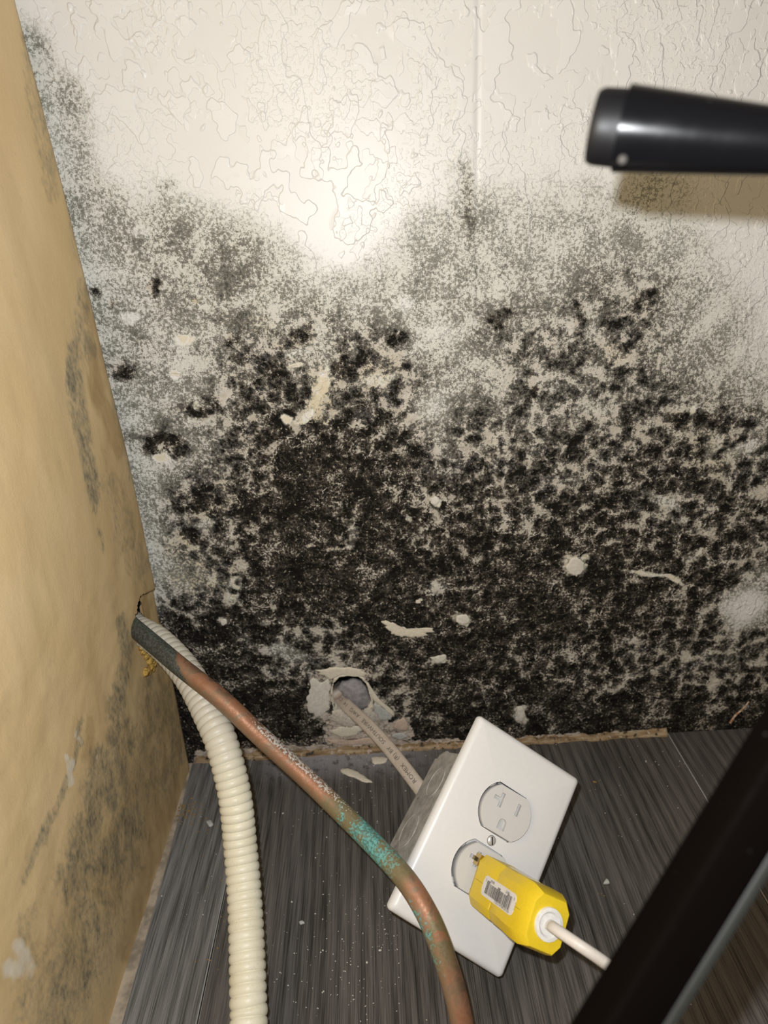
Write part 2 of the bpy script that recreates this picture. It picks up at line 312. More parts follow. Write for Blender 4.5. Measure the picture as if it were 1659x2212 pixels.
# ------------------------------------------------------------------ back wall
def axis(segments):
    out = []
    for a, b, st in segments:
        n = max(1, int(round((b-a)/st))); out += list(np.linspace(a, b, n, endpoint=False))
    return np.array(out+[segments[-1][1]])
MOULD = {  # how heavily the wall is overgrown, 0 clean .. 10 black, read off along rows of the photograph
 -200: [(0,0),(1659,0)],
 0: [(60,.3),(90,.3),(140,0),(1659,0)],
 90: [(70,3),(100,2.2),(130,.8),(170,0),(1659,0)],
 200: [(90,2.5),(130,3),(170,2.4),(210,.3),(1000,0),(1659,0)],
 300: [(100,2),(150,2.8),(190,1.6),(240,.3),(990,0),(1010,.8),(1030,0),(1659,0)],
 350: [(120,2),(170,2.6),(220,1.4),(260,.3),(340,.2),(980,0),(1010,2.2),(1035,.6),(1150,.5),(1280,.7),(1400,1.0),(1500,.2),(1659,0)],
 400: [(150,3),(180,3.2),(250,2.2),(300,1),(350,1.7),(400,1.4),(450,.2),(850,0),(900,.5),(1010,2.6),(1100,1.4),(1200,1.5),(1300,2.0),(1420,2.6),(1480,1.2),(1540,.2),(1659,0)],
 450: [(150,3),(200,3.2),(250,2.8),(300,2.4),(330,2.8),(400,2.6),(450,2.2),(500,1.3),(560,.8),(620,.2),(780,.1),(850,1),(900,1.9),(1010,2.9),(1100,2.2),(1200,2.2),(1300,2.4),(1400,2.6),(1500,1.6),(1560,.5),(1640,0)],
 500: [(180,3),(250,3),(300,3.4),(400,3.6),(500,3),(600,1.9),(650,1),(700,.3),(790,.5),(850,1.8),(900,2.5),(1010,3),(1100,2.7),(1200,2.6),(1300,2.6),(1400,2.8),(1500,2),(1560,1),(1640,0)],
 550: [(200,2.6),(300,3.2),(400,3.8),(500,3.8),(600,2.9),(650,2.1),(700,1),(750,.6),(800,1.5),(900,2.7),(1000,2.9),(1100,2.8),(1200,2.7),(1300,2.8),(1400,3),(1500,2.4),(1560,1.5),(1640,.3)],
 600: [(200,2.5),(300,3.2),(400,3.8),(500,3.9),(600,3.3),(700,2.2),(800,2.4),(900,2.9),(1000,3),(1100,3),(1200,3.1),(1270,3.8),(1340,4.3),(1400,4.1),(1500,2.8),(1600,1.5),(1650,.6)],
 650: [(220,2.8),(300,2.8),(400,3.6),(500,3.9),(600,3.7),(700,3),(800,3),(900,3),(1000,3.1),(1100,3.7),(1200,3.8),(1300,4.6),(1400,4.7),(1440,3.7),(1500,2.9),(1600,2),(1650,1)],
 700: [(240,3.3),(300,3.3),(400,3.2),(500,4.1),(600,4.2),(700,4.2),(800,4.4),(900,3),(1000,3),(1080,4.4),(1150,4.1),(1200,4.4),(1300,4),(1400,5),(1500,3.2),(1600,2.3),(1650,1.4)],
 750: [(250,3),(300,3.8),(400,3),(500,4.7),(550,4.8),(600,5),(690,3.6),(750,5.4),(800,5.2),(900,3.7),(1000,3.1),(1100,4.9),(1200,4.9),(1300,4.9),(1400,5),(1500,3.4),(1600,2.5),(1650,1.8)],
 800: [(260,4.6),(300,3.8),(400,3.3),(500,4.9),(600,5.5),(660,4.6),(700,4.1),(750,6),(800,5.2),(850,5.5),(900,4.5),(1000,3.4),(1100,4.7),(1200,4.7),(1300,4.7),(1400,5.2),(1500,3.8),(1600,3),(1650,2.5)],
 850: [(280,3.4),(400,3.1),(500,5),(550,6.5),(600,6.8),(650,6),(700,4.5),(750,6),(800,6),(850,6),(900,4.1),(950,3.3),(1000,3.7),(1100,4.3),(1150,5),(1200,4.4),(1300,4.8),(1400,4.8),(1500,4.5),(1600,3.5),(1650,3)],
 900: [(280,3),(340,3),(400,4.4),(450,4.4),(500,5.8),(550,7.4),(600,7),(650,6),(700,6),(750,6.6),(800,7),(850,6.5),(900,4.7),(930,3.4),(1000,4.5),(1100,4.7),(1200,5),(1300,5.3),(1400,5.6),(1450,6),(1500,6),(1550,5),(1600,4.5),(1650,4)],
 950: [(290,4),(340,5),(400,3.5),(450,3.9),(500,5.5),(550,7),(600,8.5),(700,7.9),(750,8),(800,8),(850,7),(900,6),(950,4.6),(1000,5.5),(1100,5.6),(1200,5.6),(1300,6),(1400,6.5),(1500,6.6),(1550,6),(1600,5.4),(1650,5)],
 1000: [(300,3),(350,3.4),(400,3.7),(450,4),(500,5.5),(550,7.1),(600,8.5),(700,9),(800,8.3),(900,6.9),(950,5.2),(1000,6),(1100,6.1),(1200,6.1),(1300,6.6),(1400,7),(1500,7.3),(1550,5.6),(1600,5.4),(1650,5)],
 1050: [(310,3),(400,4.4),(430,6.3),(500,6),(550,8),(600,8.5),(700,9),(800,8.6),(900,7.6),(1000,6.7),(1100,7),(1200,6.5),(1300,6.9),(1400,7),(1500,6.8),(1560,6.1),(1650,6)],
 1100: [(320,3),(390,5),(430,7.5),(500,7),(550,8),(600,9),(700,9),(750,7.8),(800,8.6),(900,7.8),(1000,7.2),(1100,7.4),(1200,7.2),(1300,7.5),(1400,6.7),(1450,6.2),(1500,7.4),(1600,7),(1650,6.5)],
 1150: [(330,3),(400,5.8),(450,6),(500,6.5),(550,8.3),(600,8.8),(650,9),(700,8.8),(750,7.7),(800,8.8),(900,8),(1000,7.8),(1100,8),(1200,8.2),(1300,8.4),(1400,7.2),(1450,6.7),(1500,7.5),(1600,7.2),(1650,6)],
 1200: [(340,2.8),(400,4.8),(450,6.4),(500,7),(550,8.5),(600,8.9),(700,9),(800,8.9),(900,8.3),(1000,8.1),(1100,8.2),(1200,8.4),(1300,8.6),(1400,8.1),(1500,8),(1600,6.9),(1650,5.6)],
 1250: [(350,2.5),(400,3.3),(450,4.2),(500,5.6),(550,8.4),(600,9),(700,9),(800,8.9),(900,8.5),(950,7.6),(1000,8.2),(1100,8.5),(1200,8.5),(1300,8.6),(1400,8.3),(1500,7.9),(1560,6.5),(1600,5.2),(1650,4.9)],
 1300: [(370,5.5),(420,6.8),(480,7),(520,7.2),(560,8.6),(600,8.3),(650,8.3),(700,8.8),(800,8.8),(900,8.7),(1000,8.5),(1100,8.6),(1200,8.7),(1300,8.6),(1400,8.3),(1500,7.4),(1560,5.3),(1600,3.8),(1650,3.8)],
 1350: [(380,8),(450,8.4),(500,8.6),(550,8.6),(600,8.2),(650,7.9),(700,7.2),(750,7.6),(800,8.6),(900,8.5),(1000,8.2),(1100,8.8),(1200,8.8),(1300,8.4),(1400,8.3),(1500,7.3),(1560,6),(1600,4.2),(1650,4.6)],
 1400: [(400,8.6),(500,9),(550,7.6),(600,6),(650,5.5),(700,6.4),(750,7.5),(800,8.6),(900,8.7),(1000,8.7),(1100,8.6),(1200,8.2),(1300,7.3),(1400,6.9),(1500,6.3),(1600,5.7),(1650,5.5)],
 1450: [(430,9),(500,9),(550,8.6),(600,7),(650,7.2),(700,5.6),(750,6),(800,6.5),(850,7.6),(900,8.5),(1000,8.7),(1100,8.5),(1200,8.2),(1300,7.3),(1400,6.7),(1500,6.4),(1600,6.3),(1650,7)],
 1500: [(450,9.3),(600,9.2),(650,8.6),(700,6),(800,6),(850,7.2),(900,8.3),(1000,8.7),(1100,8.5),(1200,8.6),(1300,8.0),(1400,7.6),(1500,7.4),(1600,7.6),(1650,8.2)],
 1550: [(430,9.5),(650,9.4),(700,7.5),(800,6),(850,7),(900,8.4),(1000,8.8),(1100,8.4),(1200,8.8),(1300,8.9),(1400,8.9),(1500,9),(1600,8.7),(1659,9)],
 1640: [(400,9.5),(1659,9.3)],
}
# px, py, half-length, half-width, angle, change : single colonies (+) and spared / scraped places (-)
BLOBS = [(335,618,17,20,0,5),(345,962,38,20,-10,4.5),(385,968,26,22,0,2.5),(430,888,30,12,10,3.5),(395,880,22,10,0,2),(600,806,24,7,-5,4),(1011,410,120,11,88,1.1),
 (268,800,18,26,70,3.2),(1152,846,10,14,0,4),(590,790,30,18,0,1.6),(500,735,16,12,0,2.5),(655,725,30,20,-30,2.2),(530,770,26,16,0,1.8),(855,730,26,18,0,2),(1085,688,26,14,-20,2),
 (430,1100,26,30,0,1.5),(530,1090,26,26,0,2),(400,1160,24,14,0,2.5),(430,1165,18,12,0,2),(1410,640,50,14,-30,1.2),(1250,690,14,40,0,1.2),(1560,910,60,10,5,1.8),
 (1470,905,30,14,0,2),(1350,690,60,18,-25,.8),(210,630,12,10,0,3),(460,865,18,12,20,2.5),(740,800,20,30,60,2),(360,400,20,14,0,1),(240,655,12,10,0,2.5),
 (400,735,17,14,0,-4),(376,812,14,11,0,-4),(357,990,18,11,0,-7),(348,965,7,6,0,-4),(688,845,58,15,-68,-4.2),(655,905,26,11,-25,-4.5),(617,906,14,9,0,-7),(428,880,10,8,0,-5),
 (1240,1222,25,22,0,-6.5),(1265,1198,14,10,-20,-6),(1605,1310,55,48,-20,-2.8),(1640,1240,40,40,0,-1.2),(1400,1238,55,5,5,-7),(1455,1250,22,5,25,-7),(940,1080,12,9,0,-7),(930,880,36,30,0,-1.2),
 (955,985,46,60,0,-.8),(512,1258,18,16,0,-4.5),(505,1290,12,18,10,-4),(515,1256,8,7,0,4),(506,1280,8,7,0,4),(765,1155,26,14,-60,-3.2),(735,1185,34,6,-12,-4),(670,1180,10,4,0,-5),(545,1135,10,8,0,-4),
 (440,1130,28,16,10,-3),(1000,1335,18,13,10,-6.5),(1495,1205,18,14,0,-3),(950,1425,14,8,-20,-6),(1125,1540,12,22,-10,-8),(905,1298,7,5,0,-8),(880,1120,10,7,0,-6),(1100,1010,26,18,0,-1),
 (1230,1040,34,22,0,-1.4),(1430,1080,60,16,20,-2.6),(1480,1130,60,10,25,-1.8),(1540,960,18,40,20,-2.2),(1600,970,40,16,-20,-2.5),(1495,885,8,14,0,-5),(945,1270,24,16,0,-3),(640,790,18,6,-15,-4),
 (640,760,30,8,0,-2),(820,820,44,12,-10,-2.4),(760,770,10,34,20,-1.5),(870,660,26,20,0,-1),(950,720,40,26,0,-.8),(530,640,20,12,0,-.8),(280,690,26,14,0,-2),(300,500,26,14,0,-1.5),
 (610,1410,60,18,12,-2.4),(540,1390,30,9,30,-1.6),(480,1340,10,6,0,-6),(575,1345,8,6,0,-5),(700,1360,60,14,-8,-1.6),(905,765,20,34,0,-1),(1330,1165,20,8,-25,-2.5),(1290,880,60,12,0,-.8),(1560,1420,40,14,0,-1.2)]
def mould_value(PX, PY):
    rows = sorted(MOULD); vals = []
    for r in rows:
        xs, v = zip(*MOULD[r]); vals.append((np.array(xs), np.array(v)))
    out = np.zeros(PX.shape); PYc = np.clip(PY, rows[0], rows[-1])
    idx = np.clip(np.searchsorted(rows, PYc)-1, 0, len(rows)-2)
    for k in range(len(rows)-1):
        m = idx == k
        if not m.any(): continue
        t = (PYc[m]-rows[k])/(rows[k+1]-rows[k])
        a = np.interp(PX[m], *vals[k]); b = np.interp(PX[m], *vals[k+1]); out[m] = a*(1-t)+b*t
    return out
def build_wall():
    xs = axis([(-0.30, -0.19, 0.01), (-0.19, 0.30, 0.00105), (0.30, 0.62, 0.008)])
    zs = axis([(-0.012, 0.0, 0.002), (0.0, 0.535, 0.00105), (0.535, 0.90, 0.01)])
    X, Z = np.meshgrid(xs, zs); sh = X.shape
    P = np.stack([X, np.zeros(sh), Z], -1); PX, PY = project(P)
    PX = np.clip(PX, -50, 1700)
    # let the growth wander off the straight rows
    wx = (vnoise(sh, (26, 24), 1)-0.5)*70; wz = (vnoise(sh, (26, 24), 2)-0.5)*70
    M = mould_value(PX+wx, PY+wz)
    bx = (vnoise(sh, (60, 56), 3, 3)-0.5)*26; bz = (vnoise(sh, (60, 56), 4, 3)-0.5)*26
    cream = np.zeros(sh); bare = np.zeros(sh)
    for (cx, cy, a, b, ang, dv) in BLOBS:
        c, s = math.cos(math.radians(ang)), math.sin(math.radians(ang))
        dx = PX+bx*min(1, b/12)-cx; dy = PY+bz*min(1, b/12)-cy
        u = dx*c+dy*s; w = -dx*s+dy*c; q = np.sqrt((u/a)**2+(w/b)**2)
        k = 1-sstep(0.55, 1.35, q); M = M+k*dv
        if dv < -3.5: cream = np.maximum(cream, k*0.7)
    for cx, cy, a, b, am in ((440,1245,90,50,.9),(470,1090,60,60,.5),(800,800,80,50,.5),(690,860,40,80,.9),(400,1180,60,40,.6),(1540,980,60,60,.55),(560,700,40,20,.5),(420,650,14,10,.9),(620,745,30,14,.7),(1330,760,50,40,.4)):
        q = np.sqrt(((PX-cx)/a)**2+((PY-cy)/b)**2); cream = np.maximum(cream, am*(1-sstep(0.4, 1.2, q)))
    for poly, am in (([(698,1535),(735,1550),(790,1540),(806,1500),(826,1512),(838,1556),(885,1562),(900,1590),(860,1603),(700,1606),(702,1575)], .60), ([(670,1448),(800,1440),(806,1470),(716,1478),(712,1530),(668,1532)], .5), ([(420,1622),(1440,1575),(1440,1592),(420,1645)], .75),
                     ([(470,1600),(900,1588),(900,1640),(470,1645)], .42)):
        bare = np.maximum(bare, in_poly(PX+bx, PY+bz*0.6, poly)*am)
    M = np.clip(M/10.0, 0, 1)
    # relief: blistered, crusty growth low on the wall, soft waviness above; a faint board joint
    cr = vnoise(sh, (110, 104), 5, 3); lump = vnoise(sh, (36, 34), 6, 4)
    Y = -0.0011*(cr-0.5)*sstep(0.3, 0.7, M) - 0.0016*(lump-0.5)*sstep(0.2, 0.6, M) - 0.0008*(vnoise(sh, (8, 8), 9, 2)-0.5)
    jx = on_wall(1031, 150)[0]
    Y += np.where(X > jx, 0.0005, 0.0)*sstep(0.30, 0.42, Z) + 0.0007*np.exp(-((X-jx)/0.0012)**2)*sstep(0.36, 0.44, Z)
    HOLE = [(716,1500),(718,1478),(730,1462),(752,1457),(776,1460),(792,1476),(800,1500),(806,1522),(798,1530),(790,1545),(760,1552),(735,1545),(722,1530)]
    n0 = sh[0]; n1 = sh[1]
    pxc = (PX[:-1, :-1]+PX[1:, 1:])/2; pyc = (PY[:-1, :-1]+PY[1:, 1:])/2
    keep = ~in_poly(pxc+(vnoise(pxc.shape, (90, 86), 12, 2)-0.5)*9, pyc, HOLE)
    ii, jj = np.nonzero(keep)
    a = ii*n1+jj; quads = np.stack([a, a+1, a+n1+1, a+n1], -1)
    V = np.stack([X, Y, Z], -1).reshape(-1, 3)
    me = bpy.data.meshes.new('wall_back')
    me.vertices.add(len(V)); me.vertices.foreach_set('co', V.astype(np.float32).ravel())
    me.loops.add(quads.size); me.loops.foreach_set('vertex_index', quads.astype(np.int32).ravel())
    me.polygons.add(len(quads)); me.polygons.foreach_set('loop_start', np.arange(0, quads.size, 4, dtype=np.int32))
    me.polygons.foreach_set('use_smooth', np.ones(len(quads), bool)); me.update(); me.validate()
    me.materials.append(M_wall)
    o = bpy.data.objects.new('wall_back', me); COL.objects.link(o); tag(o, kind='structure')
    o['label'] = 'white knock-down textured wall overgrown with black mould towards the floor'
    set_attr(o, 'mould', M); set_attr(o, 'bare', bare); set_attr(o, 'cream', cream)
    # torn board edge round the hole, and the cavity behind it
    ring = []
    hp = catmull(np.c_[HOLE+HOLE[:1], np.zeros(len(HOLE)+1)], 90)[0][:-1]
    for k, (x, y, _) in enumerate(hp):
        c = np.array([760., 1503.]); d = np.array([x, y])-c; j = random.uniform(0.97, 1.05)
        i_ = c+d*0.96*random.uniform(0.97, 1.03); o_ = c+d*(1.05+0.05*math.sin(k*0.7)*math.sin(k*0.23))*j
        ring.append((on_wall(*i_), on_wall(*o_)))
    V = []; Fc = []; n = len(ring)
    for p, q in ring:
        V += [p+[0, 0.013, 0], p+[0, -0.0008, 0], q*0.45+p*0.55+[0, -0.0013, 0], q+[0, 0.0012, 0]]
    for i in range(n):
        j = (i+1) % n
        for k in range(3): Fc.append((i*4+k, j*4+k, j*4+k+1, i*4+k+1))
    tr = mesh_obj('torn_board_edge', V, Fc, M_plast[3], o); tr['label'] = 'torn cream paper edge round the hole in the wall'
    c0 = on_wall(690, 1600); c1 = on_wall(840, 1430); bx0, bx1, bz0, bz1 = c0[0], c1[0], c0[2], c1[2]
    V = [(x, y, z) for y in (0.004, 0.055) for z in (bz0, bz1) for x in (bx0, bx1)]
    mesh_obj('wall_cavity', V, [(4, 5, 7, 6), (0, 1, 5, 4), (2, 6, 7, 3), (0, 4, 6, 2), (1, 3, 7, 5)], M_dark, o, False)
    return o
wall = build_wall()

def slab(name, pts, thick, normal, mat, parent=None, sub=4, jit=0.12, dome=0.0):
    """irregular flake: closed outline of 3-D points, thickness along normal, ragged and slightly bevelled rim"""
    P = np.array(pts); c = P.mean(0); nrm = np.array(normal, float)
    Q = catmull(np.vstack([P, P[:1]]), len(P)*sub+1)[0][:-1]
    Q = c+(Q-c)*(1+rng.uniform(-jit, jit, len(Q)))[:, None]*1.0
    n = len(Q); V = list(Q)+list(c+(Q-c)*0.96+nrm*thick*0.75)+list(c+(Q-c)*0.80+nrm*(thick+dome*0.6))+list(c+(Q-c)*0.4+nrm*(thick+dome*0.9)*rng.uniform(0.9, 1.1, n)[:, None])+[c+nrm*(thick+dome)]
    Fc = [tuple(range(n-1, -1, -1))]
    for L in range(3):
        for i in range(n): j = (i+1) % n; Fc.append((L*n+i, L*n+j, (L+1)*n+j, (L+1)*n+i))
    for i in range(n): Fc.append((3*n+i, 3*n+(i+1) % n, 4*n))
    return mesh_obj(name, V, Fc, mat, parent, True)
PATCHES = [([(672,1460),(690,1470),(714,1470),(711,1500),(712,1527),(690,1545),(663,1531)], 0, .0006), ([(683,1447),(710,1442),(740,1441),(775,1444),(796,1455),(770,1461),(735,1457),(710,1467)], 3, .0009),
 ([(793,1470),(806,1490),(822,1512),(842,1528),(856,1543),(848,1545),(826,1527),(808,1512),(795,1488)], 3, .0012), ([(806,1518),(822,1524),(846,1546),(840,1555),(824,1556),(812,1540)], 2, .0007),
 ([(708,1580),(735,1569),(775,1568),(784,1576),(765,1589),(735,1590)], 3, .0011), ([(858,1556),(876,1550),(882,1574),(866,1578),(850,1570)], 1, .0009), ([(845,1590),(862,1582),(880,1588),(866,1597)], 2, .0008),
 ([(826,1342),(836,1340),(842,1346),(852,1345),(858,1356),(872,1353),(884,1360),(905,1356),(934,1356),(936,1364),(915,1373),(884,1376),(852,1370),(838,1360)], 3, .0008),
 ([(1115,1527),(1127,1523),(1134,1540),(1128,1560),(1119,1556)], 0, .0009), ([(984,1330),(1003,1326),(1016,1338),(1002,1348),(986,1344)], 0, .0010), ([(898,1296),(908,1296),(908,1302),(899,1302)], 3, .0007),
 ([(930,1075),(944,1072),(951,1082),(940,1090),(930,1087)], 0, .0009), ([(1230,1210),(1244,1202),(1260,1214),(1262,1232),(1246,1244),(1230,1238),(1222,1224)], 0, .0007),
 ([(476,1338),(488,1336),(490,1346),(480,1350)], 0, .0008), ([(706,1596),(760,1598),(800,1592),(850,1600),(800,1606),(720,1608)], 1, .0012), ([(930,1420),(960,1414),(962,1424),(944,1432)], 0, .0008)]
for poly, mi, th in PATCHES:
    slab('plaster_patch', [on_wall(*p, -0.0003) for p in poly], th*0.6+0.0003, (0, -1, 0), M_plast[mi], wall, 5, 0.13, 0.00008)
# grey wad of board left inside the hole, and crumbs of gypsum under the cable
M_wad = plain('grey_board_core', (0.30, 0.28, 0.285), 0.95, 260, 0.8, 0.22)
w_ = slab('grey_board_remnant', [on_wall(x, y, 0.007) for x, y in [(728,1482),(742,1470),(766,1466),(786,1474),(797,1498),(801,1517),(790,1527),(775,1532),(758,1520),(742,1500)]], 0.003, (0, -1, 0), M_wad, wall, 4, 0.05, 0.002)
w_['label'] = 'grey crumbling board remnant inside the hole'
for poly, mi in (([(714,1535),(730,1528),(752,1542),(770,1560),(760,1572),(735,1566),(716,1556)], 1), ([(768,1548),(790,1530),(806,1530),(812,1552),(800,1566),(780,1566)], 1)):
    slab('gypsum_crumble', [on_wall(x, y, 0.001) for x, y in poly], 0.001, (0, -1, 0), M_gyp, wall, 5, 0.14, 0.002)

# ------------------------------------------------------------------ left wall
def build_left():
    ys = axis([(-0.85, -0.36, 0.02), (-0.36, 0.0, 0.0016)]); zs = axis([(-0.012, 0.09, 0.003), (0.09, 0.24, 0.0011), (0.24, 0.56, 0.003), (0.56, 0.90, 0.02)])
    Yg, Zg = np.meshgrid(ys, zs); sh = Yg.shape
    Xg = left_x(Yg, Zg) + (vnoise(sh, (14, 16), 21, 3)-0.5)*0.0016
    P = np.stack([Xg, Yg, Zg], -1); PX, PY = project(P)
    front = ((P-CAM)@ROT.T)[..., 2] > 0.05
    PX = np.where(front, PX, -500); PY = np.where(front, PY, 1100)
    wx = (vnoise(sh, (30, 40), 22, 3)-0.5)*40; wy = (vnoise(sh, (30, 40), 23, 3)-0.5)*90
    S = np.zeros(sh); O = np.zeros(sh); Wt = np.zeros(sh)
    def stroke(A, pts, val):
        for (x1, y1, r1), (x2, y2, r2) in zip(pts[:-1], pts[1:]):
            L = math.hypot(x2-x1, y2-y1); n = max(2, int(L/12))
            for t in np.linspace(0, 1, n):
                cx, cy, r = x1+(x2-x1)*t, y1+(y2-y1)*t, r1+(r2-r1)*t
                q = np.hypot((PX+wx*0.5-cx)/r, (PY+wy*0.5-cy)/(r*1.5)); np.maximum(A, val*(1-sstep(0.35, 1.1, q)), out=A)
    stroke(S, [(48,20,10),(60,120,22),(78,220,30),(100,330,32),(118,420,24)], .42)
    stroke(S, [(150,480,8),(160,540,12),(190,600,16)], .3); stroke(S, [(180,620,24),(175,700,26),(190,760,34)], .46)
    stroke(S, [(160,750,20),(158,830,26),(175,920,24),(190,1000,24),(205,1080,16),(208,1110,9)], .62)
    stroke(S, [(225,700,14),(250,860,12),(268,950,12),(280,1030,14)], .5); stroke(S, [(220,1165,14),(226,1190,9)], .5)
    stroke(S, [(240,1050,40),(270,1150,40),(300,1230,30)], .34); stroke(S, [(310,1100,10),(330,1180,10),(315,1230,12)], .5)
    stroke(S, [(255,1340,14),(270,1400,22),(262,1470,26),(250,1540,34),(262,1620,44),(240,1720,54)], .58)
    stroke(S, [(330,1480,40),(370,1560,34),(385,1640,20),(350,1700,30)], .45); stroke(S, [(175,1570,10),(158,1655,10),(120,1750,14),(95,1790,16),(52,1890,12)], .6)
    stroke(S, [(215,1650,40),(200,1760,46),(170,1850,48),(240,1850,50),(290,1760,40)], .60); stroke(S, [(330,1560,60),(290,1700,80),(250,1850,90),(190,2000,100),(130,2150,110)], .42); stroke(S, [(150,1900,50),(200,2000,50),(150,2120,60),(120,2212,60)], .56)
    stroke(S, [(60,1990,40),(70,2110,40),(60,2212,46)], .42); stroke(S, [(240,1950,30),(220,2100,30)], .4)
    stroke(O, [(190,640,30),(225,780,50),(255,900,60),(285,1050,70),(310,1180,70),(330,1300,60),(350,1450,60),(340,1600,60),(300,1750,70),(240,1900,80)], .52); stroke(O, [(200,760,20),(215,860,26),(245,920,30),(262,980,20)], .75); stroke(O, [(300,1150,40),(330,1260,28),(320,1330,22)], .6)
    stroke(O, [(320,1290,16),(325,1340,18),(340,1380,14)], .9); stroke(O, [(195,1560,16),(190,1640,24)], .6); stroke(O, [(250,1540,50),(260,1700,60),(200,1850,70),(120,2050,80)], .40)
    stroke(O, [(385,1560,16),(380,1680,20),(330,1850,26),(270,2060,26)], .55)
    stroke(Wt, [(150,1660,14),(155,1690,15),(140,1640,9)], .85); stroke(Wt, [(40,2050,22),(60,2090,24),(20,2100,24)], .72); stroke(Wt, [(168,1585,8),(170,1600,7)], .7); stroke(Wt, [(205,1645,5),(215,1670,5)], .7)
    HOLE = [(292,1326),(303,1321),(322,1345),(340,1385),(345,1425),(325,1422),(297,1396)]
    CRACK = [(303,1326),(296,1322),(297,1306),(301,1294),(307,1285),(316,1281),(334,1273),(333,1269),(335,1276),(318,1285),(309,1288),(305,1305),(301,1312)]
    pxc = (PX[:-1, :-1]+PX[1:, 1:]+PX[1:, :-1]+PX[:-1, 1:])/4; pyc = (PY[:-1, :-1]+PY[1:, 1:]+PY[1:, :-1]+PY[:-1, 1:])/4
    keep = ~(in_poly(pxc, pyc, HOLE) | in_poly(pxc, pyc, CRACK))
    # the broken tongue of board beside the crack sits pushed in
    tong = in_poly(PX, PY, [(303,1290),(336,1272),(352,1330),(345,1400),(318,1345)]); Xg = Xg - tong*0.0016
    n1 = sh[1]; ii, jj = np.nonzero(keep); a = ii*n1+jj
    o = mesh_obj('wall_left', np.stack([Xg, Yg, Zg], -1).reshape(-1, 3), [(p, p+1, p+n1+1, p+n1) for p in a.tolist()], M_left)
    tag(o, 'tan drywall sheet stained with grey-green mould, left of the mouldy wall', kind='structure')
    set_attr(o, 'stain', S); set_attr(o, 'ochre', O); set_attr(o, 'white', Wt)
    lo = hit_left(285, 1440); hi = hit_left(345, 1262); y0, y1 = min(lo[1], hi[1])-0.03, -0.012; z0, z1 = lo[2]-0.02, hi[2]+0.02
    V = [(x, y, z) for x in (LX-0.003, LX-0.07) for z in (z0, z1) for y in (y0, y1)]
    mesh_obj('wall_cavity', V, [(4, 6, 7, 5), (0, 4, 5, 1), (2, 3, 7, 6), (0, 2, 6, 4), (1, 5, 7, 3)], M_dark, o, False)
    M_foam = plain('yellow_foam', (0.50, 0.31, 0.07), 0.9, 700, 0.8, 0.35)
    bm = bmesh.new()
    for (px, py, r) in [(302,1398,.0022),(306,1408,.0020),(313,1418,.0026),(320,1426,.0030),(326,1431,.0026),(321,1440,.0028),(312,1452,.0032),(318,1449,.0026),(326,1445,.002),(330,1436,.002)]:
        p = hit_left(px, py); m = Matrix.Translation(Vector(p)+Vector((0.0012, 0, 0))) @ Matrix.Diagonal((r*0.8, r*1.4, r, 1))
        g = bmesh.ops.create_icosphere(bm, subdivisions=2, radius=1, matrix=m)
        for v in g['verts']: v.co += Vector(rng.normal(0, r*0.16, 3))
    f = bm_obj('insulation_foam', bm, M_foam, o, True); f['label'] = 'yellow-brown crumbs of foam under the hole'
    return o
left = build_left()

# ------------------------------------------------------------------ floor: subfloor slab and vinyl planks
def build_floor():
    V = [(x, y, z) for z in (-0.03, -0.0045) for y in (-0.95, 0.06) for x in (-0.30, 0.62)]
    fo = mesh_obj('floor', V, [(0, 2, 3, 1), (4, 5, 7, 6), (0, 1, 5, 4), (2, 6, 7, 3), (0, 4, 6, 2), (1, 3, 7, 5)], M_sub, None, False)
    tag(fo, 'grey wood-look plank floor along the wall', kind='structure')
    xa = -0.1222; xb = 0.2385; g = 0.00035
    e0 = on_floor(415, 1648); e1 = on_floor(362, 1850); e2 = on_floor(262, 2212)
    mats = [plank_material('plank_light', (0.100, 0.095, 0.090), (0.19, 0.181, 0.174), 1), plank_material('plank_mid', (0.050, 0.0445, 0.040), (0.104, 0.094, 0.086), 4),
            plank_material('plank_dark', (0.060, 0.053, 0.050), (0.112, 0.101, 0.096), 9)]
    yw = -0.0012
    slope = (e2[0]-e0[0])/(e2[1]-e0[1])
    outlines = [[(e0[0], e0[1]), (e1[0]+0.0006, e1[1]), (e2[0], e2[1]), (e2[0]+slope*(-0.6), -0.93), (xa-g, -0.93), (xa-g, yw-0.001)],
                [(xa+g, yw-0.004), (xa+g, -0.93), (xb-g, -0.93), (xb-g, yw)], [(xb+g, 0.0), (xb+g, -0.93), (0.60, -0.93), (0.60, 0.0)]]
    for k, ol in enumerate(outlines):
        if k == 1: ol = [(xa+g, yw-0.004), (xa+g, -0.93), (xb-g, -0.93), (xb-g, yw), (0.05, yw-0.0006), (-0.04, yw-0.002)]
        bm = bmesh.new(); tv = [bm.verts.new((x, y, 0.0)) for x, y in ol]; bf = bm.faces.new(tv)
        r = bmesh.ops.extrude_face_region(bm, geom=[bf]); 
        bmesh.ops.translate(bm, vec=(0, 0, -0.0045), verts=[v for v in r['geom'] if isinstance(v, bmesh.types.BMVert)])
        bm.faces.ensure_lookup_table()
        top = [e for e in bm.edges if all(abs(v.co.z) < 1e-6 for v in e.verts)]
        res = bmesh.ops.bevel(bm, geom=top, offset=0.0006, segments=1, affect='EDGES', clamp_overlap=True)
        for f in res['faces']: f.material_index = 1
        bm_obj('plank', bm, [mats[k], M_edge], fo, False)
    return fo
floor = build_floor()
